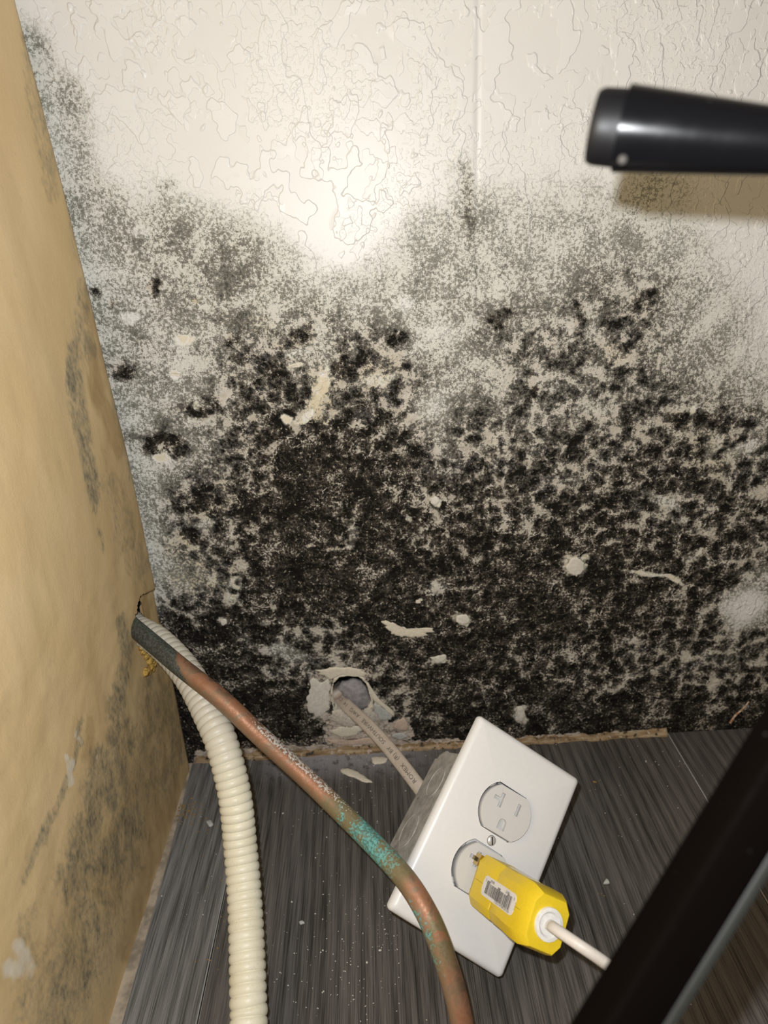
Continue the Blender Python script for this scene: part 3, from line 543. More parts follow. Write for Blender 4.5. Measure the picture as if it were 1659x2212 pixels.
# strip of bare wood / gypsum showing between wall and planks
def build_strip():
    xs = np.linspace(on_wall(425, 1640)[0], 0.2375, 260); n = len(xs); nz = vnoise((2, n), (1, 60), 31, 3)
    t = NT('raw_wood_strip'); q = t.noise(1, 4, 0.6, vec=t.mapped((40, 400, 400))); q2 = t.noise(220, 3)
    c = t.ramp(q, [(0.3, (0.10, 0.06, 0.03)), (0.5, (0.30, 0.20, 0.105)), (0.7, (0.46, 0.37, 0.25))]); c = t.mix(t.step(q2, 0.58, 0.7), c, (0.50, 0.42, 0.35))
    c = t.mix(t.step(q2, 0.42, 0.34), c, (0.05, 0.04, 0.03))
    m = t.done(c, 0.85, t.bump(q2, 0.6, 0.001))
    V = []; Fc = []
    for i, x in enumerate(xs):
        h = 0.0022+0.0050*(nz[0, i]-0.42); d = 0.0022+0.003*nz[1, i]
        V += [(x, -d-0.0012, -0.004), (x, -d-0.001, 0.0004), (x, -d*0.75, h*0.7), (x, -0.0004, h+0.0012), (x, 0.004, h), (x, 0.004, -0.004)]
    for i in range(n-1):
        for k in range(6): Fc.append((i*6+k, (i+1)*6+k, (i+1)*6+(k+1) % 6, i*6+(k+1) % 6))
    Fc += [(0, 1, 2, 3, 4, 5), tuple((n-1)*6+k for k in (5, 4, 3, 2, 1, 0))]
    o = mesh_obj('trim_1', V, Fc, m, None, True); tag(o, 'raw wooden strip exposed at the foot of the mouldy wall', kind='structure')
build_strip()

# ------------------------------------------------------------------ corrugated drain hose
def build_hose():
    pts = [(262,1335,.482),(285,1350,.469),(300,1362,.459),(336,1382,.449),(380,1424,.436),(417,1474,.424),(454,1547,.409),(481,1612,.399),(507,1717,.393),(519,1825,.388),(528,1934,.378),(533,2042,.364),(536,2151,.350),(537,2212,.343)]
    P = [at(*p) for p in pts]; e = P[-1]; P += [e+np.array([0.001, -0.03, -0.012]), e+np.array([0.002, -0.07, 0.0104-e[2]]), e+np.array([0.004, -0.15, 0.0102-e[2]])]
    R = 0.0101; pitch = 0.0049
    L = catmull(P, 100)[1][-1]; n = int(L/pitch)*10+1; path, s = catmull(P, n)
    path[:, 2] = np.maximum(path[:, 2], R)
    ph = (np.arange(n) % 10)/10.0
    r = R-0.0011+0.0011*np.power(np.abs(np.sin(math.pi*ph)), 0.55)
    t = NT('cream_corrugated_plastic'); n1 = t.noise(60, 3); n2 = t.noise(900, 3)
    c = t.mix(t.step(n1, 0.35, 0.7), (0.77, 0.715, 0.55), (0.82, 0.775, 0.625)); c = t.mix(t.mul(t.step(n2, 0.56, 0.75), 0.35), c, (0.55, 0.46, 0.28))
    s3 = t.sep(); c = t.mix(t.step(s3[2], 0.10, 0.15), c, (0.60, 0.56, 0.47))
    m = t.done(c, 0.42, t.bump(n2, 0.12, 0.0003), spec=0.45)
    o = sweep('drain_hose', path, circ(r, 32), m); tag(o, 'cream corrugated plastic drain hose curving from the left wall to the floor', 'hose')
build_hose()

# ------------------------------------------------------------------ copper pipe with verdigris
def build_pipe():
    pts = [(250,1322,.455),(275,1343,.446),(300,1364,.437),(345,1402,.425),(390,1440,.414),(480,1512,.403),(560,1588,.400),(650,1670,.399),(740,1757,.386),(820,1837,.364),(880,1905,.347),(925,1980,.336),(957,2060,.330),(982,2140,.327),(998,2212,.325),(1012,2300,.323)]
    P = [at(*p) for p in pts]; d = P[-1]-P[-2]; P += [P[-1]+np.array([0.008, -0.05, -0.012]), P[-1]+np.array([0.02, -0.13, -0.026])]
    path, s = catmull(P, 260); o = sweep('copper_pipe', path, circ(np.full(260, 0.0059), 28), None)
    px, py = project(path); u = np.repeat(px/1659.0, 28); u[np.isnan(u)] = 1
    idx = np.argmax(py > 2300) or len(py); 
    uu = px.copy()/1659.0; uu[py > 2200] = 0.61; set_attr(o, 'along', np.repeat(uu, 28))
    ang = np.tile(np.linspace(0, 1, 28, endpoint=False), 260); 
    vx, vy = project(np.array([v.co[:] for v in o.data.vertices])); gx, gy = np.gradient(px), np.gradient(py); gl = np.hypot(gx, gy)
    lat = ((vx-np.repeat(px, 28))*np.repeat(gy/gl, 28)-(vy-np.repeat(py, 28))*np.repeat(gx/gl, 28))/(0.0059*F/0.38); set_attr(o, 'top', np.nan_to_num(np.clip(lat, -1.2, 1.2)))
    t = NT('weathered_copper'); A = t.attr('along'); T = t.attr('top')
    n1 = t.noise(110, 4, 0.6, dist=0.5); n2 = t.noise(700, 4, 0.65); n3 = t.noise(1800, 2)
    j = t.add(A, t.mul(t.math('SUBTRACT', n1, 0.5), 0.05))
    cop = t.mix(t.step(n1, 0.35, 0.68), (0.31, 0.145, 0.078), (0.42, 0.215, 0.13)); cop = t.mix(t.mul(t.step(n1, 0.46, 0.62), 0.8), cop, (0.22, 0.155, 0.095))
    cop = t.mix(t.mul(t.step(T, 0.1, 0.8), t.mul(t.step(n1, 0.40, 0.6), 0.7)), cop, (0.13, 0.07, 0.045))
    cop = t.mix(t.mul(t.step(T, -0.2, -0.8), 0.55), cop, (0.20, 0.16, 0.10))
    olive = t.mix(n2, (0.13, 0.11, 0.055), (0.24, 0.19, 0.10)); teal = t.mix(t.step(n2, 0.4, 0.6), (0.055, 0.17, 0.155), (0.15, 0.39, 0.37))
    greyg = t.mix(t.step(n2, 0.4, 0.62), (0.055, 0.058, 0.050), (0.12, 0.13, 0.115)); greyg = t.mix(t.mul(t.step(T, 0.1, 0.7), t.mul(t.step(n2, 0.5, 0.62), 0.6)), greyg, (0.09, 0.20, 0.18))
    oz = t.ramp(j, [(0.0, (0, 0, 0)), (0.36, (0, 0, 0)), (0.43, (.45, .45, .45)), (0.47, (.95, .95, .95)), (0.525, (.6, .6, .6)), (0.545, (.1, .1, .1)), (0.57, (.55, .55, .55)), (0.595, (.25, .25, .25)), (1.0, (.1, .1, .1))])
    c = t.mix(t.step(t.add(oz, t.mul(t.math('SUBTRACT', n1, 0.5), 0.7)), 0.30, 0.55), cop, olive)
    tz = t.ramp(j, [(0.0, (0, 0, 0)), (0.40, (.05, .05, .05)), (0.455, (.55, .55, .55)), (0.48, (.72, .72, .72)), (0.515, (.62, .62, .62)), (0.533, (.2, .2, .2)), (0.55, (.55, .55, .55)), (0.575, (.6, .6, .6)), (0.60, (.25, .25, .25)), (1, (.2, .2, .2))])
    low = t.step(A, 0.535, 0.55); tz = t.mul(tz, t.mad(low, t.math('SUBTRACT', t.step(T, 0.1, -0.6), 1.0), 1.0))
    c = t.mix(t.step(t.add(tz, t.add(t.mul(t.math('SUBTRACT', n2, 0.5), 0.9), t.mul(t.math('SUBTRACT', n1, 0.5), 1.0))), 0.50, 0.74), c, teal)
    c = t.mix(t.step(t.add(A, t.add(t.mul(t.math('SUBTRACT', n1, 0.5), 0.03), t.mul(T, 0.017))), 0.243, 0.232), c, greyg)
    wz = t.ramp(A, [(0.0, (.1, .1, .1)), (0.20, (.25, .25, .25)), (0.30, (.2, .2, .2)), (0.34, (.68, .68, .68)), (0.42, (.62, .62, .62)), (0.46, (.42, .42, .42)), (0.54, (.25, .25, .25)), (1, (.1, .1, .1))])
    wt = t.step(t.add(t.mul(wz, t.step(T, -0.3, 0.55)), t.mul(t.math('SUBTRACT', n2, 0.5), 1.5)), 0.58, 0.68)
    c = t.mix(wt, c, (0.62, 0.58, 0.54))
    met = t.mul(t.step(tz, 0.5, 0.0), 0.35)
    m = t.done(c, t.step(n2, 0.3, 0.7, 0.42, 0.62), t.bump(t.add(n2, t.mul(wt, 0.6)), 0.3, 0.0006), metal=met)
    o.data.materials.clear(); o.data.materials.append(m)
    tag(o, 'bent copper pipe with green verdigris running from the left wall past the outlet', 'pipe')
build_pipe()

# ------------------------------------------------------------------ text helper
def text_mesh(body, size):
    cu = bpy.data.curves.new('lettering', 'FONT'); cu.body = body; cu.size = size; cu.resolution_u = 2; cu.extrude = 0
    ob = bpy.data.objects.new('lettering', cu); COL.objects.link(ob)
    dg = bpy.context.evaluated_depsgraph_get(); me = bpy.data.meshes.new_from_object(ob.evaluated_get(dg))
    V = np.array([v.co[:] for v in me.vertices]); Fc = [tuple(p.vertices) for p in me.polygons]
    bpy.data.objects.remove(ob); bpy.data.curves.remove(cu); bpy.data.meshes.remove(me)
    return V, Fc
M_ink = plain('black_print', (0.02, 0.018, 0.016), 0.7, bstr=0); M_ink2 = plain('faded_print', (0.10, 0.08, 0.065), 0.8, bstr=0)

# ------------------------------------------------------------------ outlet in its metal box, lying loose on the floor
SC = 0.94
OX = np.array([0.79869642, -0.18773524, -0.57169879]); OY = np.array([0.53136214, 0.66589633, 0.52367581]); OZ = np.array([0.28237972, -0.72203709, 0.63160442])
OP = CAM+(np.array([0.0588128, -0.14246817, 0.05709522])-CAM)*SC
def OL(x, y, z): return OP+SC*(OX*x+OY*y+OZ*z)
M_plate = plain('white_nylon_plate', (0.80, 0.79, 0.785), 0.32, 300, 0.03, 0.01, spec=0.5)
M_face = plain('white_receptacle', (0.64, 0.625, 0.615), 0.30, 300, 0.03, 0.01, spec=0.5)
M_slot = plain('slot_inside', (0.60, 0.59, 0.585), 0.5)
def galvanised():
    t = NT('galvanised_steel'); a = t.noise(160, 4, 0.65); b = t.noise(600, 3, 0.6); v = t.vor(240, 'F1', out='Color')
    c = t.mix(t.step(a, 0.35, 0.65), (0.36, 0.35, 0.33), (0.50, 0.485, 0.46)); c = t.mix(t.mul(t.step(b, 0.56, 0.70), t.step(a, 0.5, 0.35)), c, (0.075, 0.072, 0.068))
    return t.done(c, t.step(a, 0.3, 0.7, 0.5, 0.7), t.bump(b, 0.25, 0.0005), metal=0.1)
M_galv = galvanised()
def rrect(w, h, r, k=6):
    out = []
    for cx, cy, a0 in ((w/2-r, h/2-r, 0), (-w/2+r, h/2-r, 90), (-w/2+r, -h/2+r, 180), (w/2-r, -h/2+r, 270)):
        for i in range(k+1): a = math.radians(a0+90*i/k); out.append((cx+r*math.cos(a), cy+r*math.sin(a)))
    return out
def face_outline(cx, cy, r, half, k=16):
    a0 = math.asin(half/r); out = []
    for i in range(k+1): a = -a0+2*a0*i/k; out.append((cx+r*math.cos(a), cy+r*math.sin(a)))
    for i in range(k+1): a = math.pi-a0+2*a0*i/k; out.append((cx+r*math.cos(a), cy+r*math.sin(a)))
    return out
def filled(bm, loops, z, mi=0):
    es = []; vsl = []
    for lp in loops:
        vv = [bm.verts.new((x, y, z)) for x, y in lp]; vsl.append(vv)
        es += [bm.edges.new((vv[i], vv[(i+1) % len(vv)])) for i in range(len(vv))]
    r = bmesh.ops.triangle_fill(bm, edges=es, use_beauty=True, use_dissolve=False, normal=(0, 0, 1))
    for g in r['geom']:
        if isinstance(g, bmesh.types.BMFace): g.material_index = mi
    return vsl
def skirt(bm, loop, rings, mi=0, close=False):
    """strip from existing vert loop through lists of xyz rings"""
    prev = loop
    for rg in rings:
        cur = [bm.verts.new(p) for p in rg]; n = len(cur)
        for i in range(n):
            f = bm.faces.new((prev[i], prev[(i+1) % n], cur[(i+1) % n], cur[i])); f.material_index = mi
        prev = cur
    if close: f = bm.faces.new(prev); f.material_index = mi
def build_outlet():
    root = empty('electrical_outlet'); tag(root, 'loose white duplex outlet with its wall plate and metal box, leaning on the floor', 'outlet')
    root.matrix_world = Matrix(((*(OX[0:1]*SC), OY[0]*SC, OZ[0]*SC, OP[0]), (OX[1]*SC, OY[1]*SC, OZ[1]*SC, OP[1]), (OX[2]*SC, OY[2]*SC, OZ[2]*SC, OP[2]), (0, 0, 0, 1)))
    W_, L_ = 0.083, 0.128
    # wall plate: z=0 is its front face
    bm = bmesh.new()
    outer = rrect(W_-0.0085, L_-0.0085, 0.0015); h1 = face_outline(0, 0.01905, 0.0181, 0.0149); h2 = face_outline(0, -0.01905, 0.0181, 0.0149)
    sc = [(0.0031*math.cos(a), 0.0031*math.sin(a)) for a in np.linspace(0, 2*math.pi, 20, endpoint=False)]
    lo, l1, l2, ls = filled(bm, [outer, h1, h2, sc], 0.0)
    def ringo(w, l, r, z): return [(x, y, z) for x, y in rrect(w, l, r)]
    skirt(bm, lo, [ringo(W_-0.0050, L_-0.0050, 0.0020, -0.0004), ringo(W_-0.0018, L_-0.0018, 0.0024, -0.0016), ringo(W_, L_, 0.0028, -0.0040), ringo(W_, L_, 0.0028, -0.0062), ringo(W_-0.003, L_-0.003, 0.002, -0.0062), ringo(W_-0.006, L_-0.006, 0.002, -0.0025)])
    for lp, h in ((l1, h1), (l2, h2), (ls, sc)):
        cx = np.mean([p[0] for p in h]); cy = np.mean([p[1] for p in h])
        skirt(bm, lp, [[(x, y, -0.0030) for x, y in h]])
    plate = by_angle(bm_obj('wall_plate', bm, M_plate, root), 40)
    plate['label'] = 'white wall plate with two outlet openings'
    # receptacle: two faces on a body, a little askew behind the plate
    rec = empty('receptacle'); rec.parent = root; rec.location = (0.0010, -0.0002, 0.0017); rec.rotation_euler = (math.radians(-0.8), math.radians(-4.0), math.radians(1.2))
    rec['label'] = 'off-white duplex receptacle seated askew in the plate openings'
    bm = bmesh.new()
    for sgn in (1, -1):
        cy = 0.01905*sgn; ol = face_outline(0, cy, 0.0168, 0.0139)
        T = [(-0.0073, .0098), (-0.0050, .0098), (-0.0050, .0008), (-0.0073, .0008), (-0.0073, .0041), (-0.0113, .0041), (-0.0113, .0066), (-0.0073, .0066)]
        S_ = [(0.0052, .0088), (0.0074, .0088), (0.0074, .0012), (0.0052, .0012)]
        G = [(0.0026*math.cos(a), -0.0066+0.0026*math.sin(a)) for a in np.linspace(0, math.pi, 9)]+[(-0.0026, -0.0108), (0.0026, -0.0108)]
        loops = [ol]+[[(x, y+cy) for x, y in q] for q in (T, S_, G)]
        vl = filled(bm, loops, 0.0016)
        c_ = (0, cy)
        skirt(bm, vl[0], [[(c_[0]+(x-c_[0])*1.015, c_[1]+(y-c_[1])*1.015, 0.0010) for x, y in ol], [(c_[0]+(x-c_[0])*1.02, c_[1]+(y-c_[1])*1.02, -0.004) for x, y in ol], [(c_[0]+(x-c_[0])*1.02, c_[1]+(y-c_[1])*1.02, -0.012) for x, y in ol]])
        for q, lp in zip(vl[1:], loops[1:]): skirt(bm, q, [[(x, y, -0.0012) for x, y in lp]], 0); 
        for lp in loops[1:]:
            vv = [bm.verts.new((x, y, -0.0012)) for x, y in lp]; f = bm.faces.new(vv); f.material_index = 1
    by_angle(bm_obj('receptacle_face', bm, [M_face, M_slot], rec), 30)
    bm = bmesh.new(); m = Matrix.Translation((0, 0, -0.0165)) @ Matrix.Diagonal((0.031, 0.066, 0.022, 1)); g = bmesh.ops.create_cube(bm, size=1, matrix=m)
    bmesh.ops.bevel(bm, geom=bm.edges[:], offset=0.0015, segments=2, affect='EDGES'); bm_obj('receptacle_body', bm, M_face, rec)
    bm = bmesh.new(); bmesh.ops.create_cube(bm, size=1, matrix=Matrix.Translation((0, 0, -0.0110)) @ Matrix.Diagonal((0.0165, 0.086, 0.0012, 1))); bm_obj('mounting_strap', bm, M_galv, rec)
    # plate screw
    t = NT('zinc_screw'); M_zinc = t.done((0.75, 0.74, 0.73), 0.38, metal=0.6)
    bm = bmesh.new()
    rg = [(0.0028, -0.003), (0.0028, 0.0002), (0.0025, 0.0008), (0.0017, 0.0012)]
    prev = None; n = 24
    ring0 = [bm.verts.new((rg[0][0]*math.cos(a), rg[0][0]*math.sin(a), rg[0][1])) for a in np.linspace(0, 2*math.pi, n, endpoint=False)]
    skirt(bm, ring0, [[(r*math.cos(a), r*math.sin(a), z) for a in np.linspace(0, 2*math.pi, n, endpoint=False)] for r, z in rg[1:]], 0, True)
    scr = by_angle(bm_obj('plate_screw', bm, M_zinc, root)); scr['label'] = 'small slotted screw between the two outlets'
    bm = bmesh.new(); bmesh.ops.create_cube(bm, size=1, matrix=Matrix.Translation((0, 0, 0.0011)) @ Matrix.Rotation(0.5, 4, 'Z') @ Matrix.Diagonal((0.0007, 0.0046, 0.0006, 1))); bm_obj('screw_slot', bm, M_dark, scr)
    # cracked nick in the plate beside the lower opening
    nick = slab('cracked_plate_edge', [(0.0180, -0.0085, 0), (0.024, -0.0070, 0), (0.031, -0.0080, 0), (0.0385, -0.0090, 0), (0.0385, -0.0115, 0), (0.030, -0.0120, 0), (0.022, -0.0110, 0)], 0.0003, (0, 0, 1), M_plate, root, 3, 0.10, 0.0005)
    # metal box
    bx0, bx1, by0, by1, bz0, bz1 = -0.0362, 0.020, -0.047, 0.0372, -0.062, -0.0045; tk = 0.0016
    box = empty('junction_box'); box.parent = root; box.rotation_euler = (0, 0, math.radians(-1.5)); box['label'] = 'dull galvanised steel outlet box behind the plate'
    bm = bmesh.new(); notch = 0.009
    def bar(x0, x1, y0, y1, z0, z1, m=None):
        mm = Matrix.Translation(((x0+x1)/2, (y0+y1)/2, (z0+z1)/2)) @ Matrix.Diagonal((x1-x0, y1-y0, z1-z0, 1))
        bmesh.ops.create_cube(bm, size=1, matrix=mm)
    # left side with a cut corner towards the back, as a prism
    ol = [(by0, bz0), (by1-0.006, bz0), (by1-0.005, bz0+0.008), (by1, bz0+0.012), (by1, bz1), (by0, bz1)]
    va = [bm.verts.new((bx0, y, z)) for y, z in ol]; vb = [bm.verts.new((bx0+tk, y, z)) for y, z in ol]
    bm.faces.new(va); bm.faces.new(vb[::-1]); n = len(ol)
    for i in range(n): bm.faces.new((va[i], va[(i+1) % n], vb[(i+1) % n], vb[i]))
    bar(bx1-tk, bx1, by0, by1, bz0, bz1); bar(bx0+tk, bx1-tk, by0, by0+tk, bz0, bz1); bar(bx0+tk, bx1-tk, by1-tk, by1, bz0+0.004, bz1); bar(bx0+tk, bx1-tk, by0+tk, by1-tk, bz0, bz0+tk)
    by_angle(bm_obj('box_shell', bm, M_galv, box), 30)
    path, s = catmull([(bx0+0.0035, by1-0.0075, bz0+0.002), (bx0+0.0032, by1-0.003, bz0+0.005), (bx0+0.003, by1-0.0005, bz0+0.011)], 12)
    sweep('cable_clamp', path, circ(np.full(12, 0.0028), 14), M_galv, box)
    bm = bmesh.new(); bar(bx0+0.014, bx0+0.024, by1-0.0008, by1+0.0003, bz0+0.018, bz0+0.021); bm_obj('box_slot', bm, M_dark, box)
    for (yc, zc, r) in ((0.0150, -0.0385, 0.0110), (-0.0205, -0.0420, 0.0115)):
        ring = []; k = 40; V = []; Fc = []
        prof = [(r+0.0006, 0.0), (r+0.0002, -0.0005), (r-0.0006, -0.0002), (r-0.0010, 0.0003)]
        for i in range(k):
            a = 2*math.pi*i/k
            V += [(bx0+dz, yc+q*math.cos(a), zc+q*math.sin(a)) for q, dz in prof]
        V.append((bx0-0.00015, yc, zc)); c0 = len(V)-1
        for i in range(k):
            j = (i+1) % k
            for q in range(3): Fc.append((i*4+q, j*4+q, j*4+q+1, i*4+q+1))
        ko = mesh_obj('knockout', V, Fc, M_galv, box)
    return root
outlet = build_outlet()

# ------------------------------------------------------------------ flat grey cable from the hole to the box
def build_cable():
    entry = OL(-0.0372, 0.004, -0.046)
    pts = [on_wall(722, 1478, 0.040), on_wall(728, 1494, 0.010), at(735, 1507, .553), at(752, 1527, .541), at(790, 1562, .524), at(826, 1600, .511), at(860, 1641, .499), at(893, 1684, .488), at(925, 1726, .482), at(950, 1752, .479)]
    n = 160; path, s = catmull(pts, n)
    a = np.linspace(0, 2*math.pi, 24, endpoint=False)
    A, B = 0.0054, 0.0024
    ex = np.sign(np.cos(a))*np.abs(np.cos(a))**0.75*A; ey = np.sign(np.sin(a))*np.abs(np.sin(a))**0.75*B
    prof = np.repeat(np.stack([ex, ey], -1)[None], n, 0)
    t = NT('grey_cable_jacket'); n1 = t.noise(200, 4, 0.6); n2 = t.noise(900, 3)
    c = t.mix(t.step(n1, 0.35, 0.7), (0.48, 0.40, 0.325), (0.56, 0.475, 0.395)); c = t.mix(t.mul(t.step(n1, 0.60, 0.72), t.step(n2, 0.45, 0.6)), c, (0.12, 0.10, 0.085))
    m = t.done(c, 0.5, t.bump(n2, 0.15, 0.0003))
    up = (CAM-path[n//3]); up = up/np.linalg.norm(up)
    o = sweep('electrical_cable', path, prof, m, up=up); tag(o, 'flat grey printed cable running from the hole in the wall into the metal box', 'cable')
    # lettering reads from the box towards the hole
    T, N, Bn = frames(path, up)
    body = 'ROMEX   (R) BY   SOUTHWIRE   AWG   14   CU'
    V, Fc = text_mesh(body, 0.0046); w = V[:, 0].max()
    px, py = project(path)
    s_end = s[np.argmin(np.hypot(px-898, py-1690))]; s_beg = s[np.argmin(np.hypot(px-733, py-1508))]
    sc = (s_end-s_beg)/w
    q = s_end-V[:, 0]*sc; oy = (V[:, 1]-0.0016)*1.0
    W3 = np.zeros((len(V), 3))
    for k in range(3):
        W3[:, k] = np.interp(q, s, path[:, k])+np.interp(q, s, Bn[:, k])*(-oy)*SGN+np.interp(q, s, N[:, k])*(B+0.00012)
    tx = mesh_obj('printed_lettering', W3, Fc, M_ink2, o, False); tx['label'] = 'ROMEX (R) BY SOUTHWIRE AWG 14 CU print on the cable'
SGN = -1.0
build_cable()

# ------------------------------------------------------------------ yellow plug
def build_plug():
    root = empty('power_plug'); tag(root, 'yellow plug with barcode sticker and white cord, half pulled out of the lower outlet', 'plug')
    E = at(1184, 1996, 0.312)                      # cord end of the body
    B0 = OL(0.0062, -0.0222, 0.0068)               # blade side, just off the outlet
    ax = (E-B0); Lh = np.linalg.norm(ax); ax /= Lh
    ui = ROT.T @ np.array([-0.46, -0.888, 0.0]); u = ui-ax*np.dot(ui, ax); u /= np.linalg.norm(u); v = np.cross(u, ax)
    if np.dot(v, CAM-E) < 0: v = -v
    u = u if np.dot(np.cross(u, v), ax) > 0 else u
    Mx = np.stack([u, v, ax], 1)
    if np.linalg.det(Mx) < 0: u = -u; Mx = np.stack([u, v, ax], 1); flip = True
    root.matrix_world = Matrix(((*Mx[0], B0[0]), (*Mx[1], B0[1]), (*Mx[2], B0[2]), (0, 0, 0, 1)))
    us = 1.0 if np.dot(u, ui) > 0 else -1.0        # local x that points down-left in the photo
    M_yel = plain('yellow_thermoplastic', (0.78, 0.56, 0.022), 0.42, 900, 0.06, 0.03, spec=0.45)
    M_lab = plain('white_sticker', (0.76, 0.73, 0.72), 0.5, bstr=0, var=0.01)
    M_wht = plain('white_nylon', (0.80, 0.79, 0.77), 0.4, bstr=0)
    a, b = 0.0136, 0.0112; L = Lh
    def octo(a, b, ch, z, k=1.0): return [(x*k, y*k, z) for x, y in [(a-ch, b), (-a+ch, b), (-a, b-ch*0.72), (-a, -b+ch*0.72), (-a+ch, -b), (a-ch, -b), (a, -b+ch*0.72), (a, b-ch*0.72)]]
    bm = bmesh.new(); c = 0.0044
    rings = [octo(a*0.90, b*0.88, c, 0.0), octo(a*0.99, b*0.97, c, 0.0014), octo(a, b, c, 0.004), octo(a, b, c, L*0.40), octo(a*0.985, b*0.985, c, L*0.412), octo(a*0.985, b*0.985, c, L*0.425),
             octo(a*1.0, b, c, L*0.437), octo(a*1.0, b, c, L*0.60), octo(a*1.03, b*1.03, c, L*0.72), octo(a*1.03, b*1.03, c*1.05, L-0.0075), octo(a*0.90, b*0.90, c, L-0.0008), octo(a*0.86, b*0.86, c, L)]
    v0 = [bm.verts.new(p) for p in rings[0]]; bm.faces.new(v0[::-1]); skirt(bm, v0, rings[1:], 0, True)
    bmesh.ops.bevel(bm, geom=[e for e in bm.edges if len(e.link_faces) == 2 and e.calc_face_angle(0) > 0.25], offset=0.0005, segments=2, affect='EDGES', clamp_overlap=True)
    body = by_angle(bm_obj('plug_body', bm, M_yel, root), 35); body['label'] = 'faceted yellow plastic plug body'
    # parting seam along the middle of the face and a screw boss
    M_seam = plain('yellow_seam', (0.36, 0.25, 0.008), 0.6, bstr=0)
    bm = bmesh.new()
    def bar(x0, x1, y0, y1, z0, z1): bmesh.ops.create_cube(bm, size=1, matrix=Matrix.Translation(((x0+x1)/2, (y0+y1)/2, (z0+z1)/2)) @ Matrix.Diagonal((x1-x0, y1-y0, z1-z0, 1)))
    bar(-0.00012, 0.00012, b-0.0005, b+0.00004, 0.004, L*0.39); bm_obj('parting_line', bm, M_seam, body); bm = bmesh.new(); bar(-0.00012, 0.00012, b*1.0-0.0005, b*1.03+0.00002, L*0.70, L-0.008); bm_obj('parting_line', bm, M_seam, body)
    bm = bmesh.new(); bar(us*0.0074-0.0020, us*0.0074+0.0020, b-0.0006, b+0.00025, L*0.405, L*0.432); bmesh.ops.bevel(bm, geom=bm.edges[:], offset=0.0002, segments=1, affect='EDGES'); bm_obj('raised_rib', bm, M_yel, body)
    # grip dimple and catch on the lower side
    bm = bmesh.new(); bmesh.ops.create_cone(bm, cap_ends=True, segments=24, radius1=0.0042, radius2=0.0036, depth=0.0016, matrix=Matrix.Translation((us*a*1.0, -0.001, L*0.60)) @ Matrix.Rotation(us*math.pi/2, 4, 'Y')); by_angle(bm_obj('screw_boss', bm, M_yel, body))
    bm = bmesh.new(); bar(-us*a-0.0006, -us*a+0.0006, -0.0035, 0.0045, L*0.35, L*0.68); bmesh.ops.bevel(bm, geom=bm.edges[:], offset=0.0004, segments=2, affect='EDGES'); bm_obj('clear_clip', bm, plain('clear_plastic_clip', (0.62, 0.55, 0.33), 0.15, bstr=0), body)
    # blades
    t = NT('brass_blade'); M_brass = t.done((0.55, 0.40, 0.16), 0.25, metal=1.0)
    inv = np.array(root.matrix_world.inverted())
    for xo in (-0.0061, 0.0063):                   # out of the outlet's slots and into the plug
        V = []
        for k_ in (-0.004, 0.0060):
            for (p_, q_) in ((-1, -1), (1, -1), (1, 1), (-1, 1)):
                w_ = OL(xo, -0.0138, 0.0030)+OX*p_*0.0008+OY*q_*0.0032+ax*k_; V.append((inv @ np.r_[w_, 1])[:3])
        mesh_obj('blade', V, [(0, 1, 2, 3), (7, 6, 5, 4), (0, 4, 5, 1), (1, 5, 6, 2), (2, 6, 7, 3), (3, 7, 4, 0)], M_brass, root, False)
    # strain relief ring at the cord end
    k = 36; prof = [(0.0076, L-0.0006), (0.0074, L+0.0014), (0.0058, L+0.0016), (0.0053, L+0.0011), (0.0047, L+0.0003), (0.0015, L+0.0002)]
    V = []; Fc = []
    for i in range(k):
        q = 2*math.pi*i/k; V += [(r*1.0*math.cos(q), r*0.98*math.sin(q), z) for r, z in prof]
    for i in range(k):
        j = (i+1) % k
        for m_ in range(len(prof)-1): Fc.append((i*6+m_, j*6+m_, j*6+m_+1, i*6+m_+1))
    Fc.append(tuple(i*6+5 for i in range(k)))
    rr = by_angle(mesh_obj('strain_relief', V, Fc, M_wht, root), 40); rr['label'] = 'white round strain relief ring'
    # sticker with barcode on the face turned to the camera: local x(us)=down-left, z = along
    sx0, sx1, sz0, sz1 = -0.0050, 0.0050, L*0.22, L*0.80
    cxz = ((sx0+sx1)/2, (sz0+sz1)/2)
    rr_ = rrect(sx1-sx0, sz1-sz0, 0.0030, 6); ytop = b*1.03+0.0003
    yv = lambda z: b+0.00022+(b*0.03)*max(0, min(1, (z-L*0.60)/(L*0.12)))
    Vn = [(cxz[0]+x, yv(cxz[1]+z), cxz[1]+z) for x, z in rr_]
    # sticker as thin slab with a fan of strips following the face
    zz = np.linspace(sz0, sz1, 40); V = []; Fc = []
    for z in zz:
        dz = min(z-sz0, sz1-z); rad = 0.0030; hw = (sx1-sx0)/2-(rad-math.sqrt(max(0, rad*rad-(rad-min(rad, dz))**2)))
        V += [(-hw, yv(z), z), (hw, yv(z), z), (hw, yv(z)-0.0004, z), (-hw, yv(z)-0.0004, z)]
    for i in range(len(zz)-1):
        for m_ in range(4): Fc.append((i*4+m_, i*4+(m_+1) % 4, (i+1)*4+(m_+1) % 4, (i+1)*4+m_))
    st = mesh_obj('barcode_sticker', V, Fc, M_lab, root, False); st['label'] = 'white rounded barcode sticker'
    g = random.Random(3); bm = bmesh.new(); z = sz1-0.0042
    Vb = []; Fb = []
    def quad(x0, x1, z0, z1):
        n0 = len(Vb); Vb.extend([(x0, yv(z0)+0.00006, z0), (x1, yv(z0)+0.00006, z0), (x1, yv(z1)+0.00006, z1), (x0, yv(z1)+0.00006, z1)]); Fb.append((n0, n0+1, n0+2, n0+3))
    i = 0
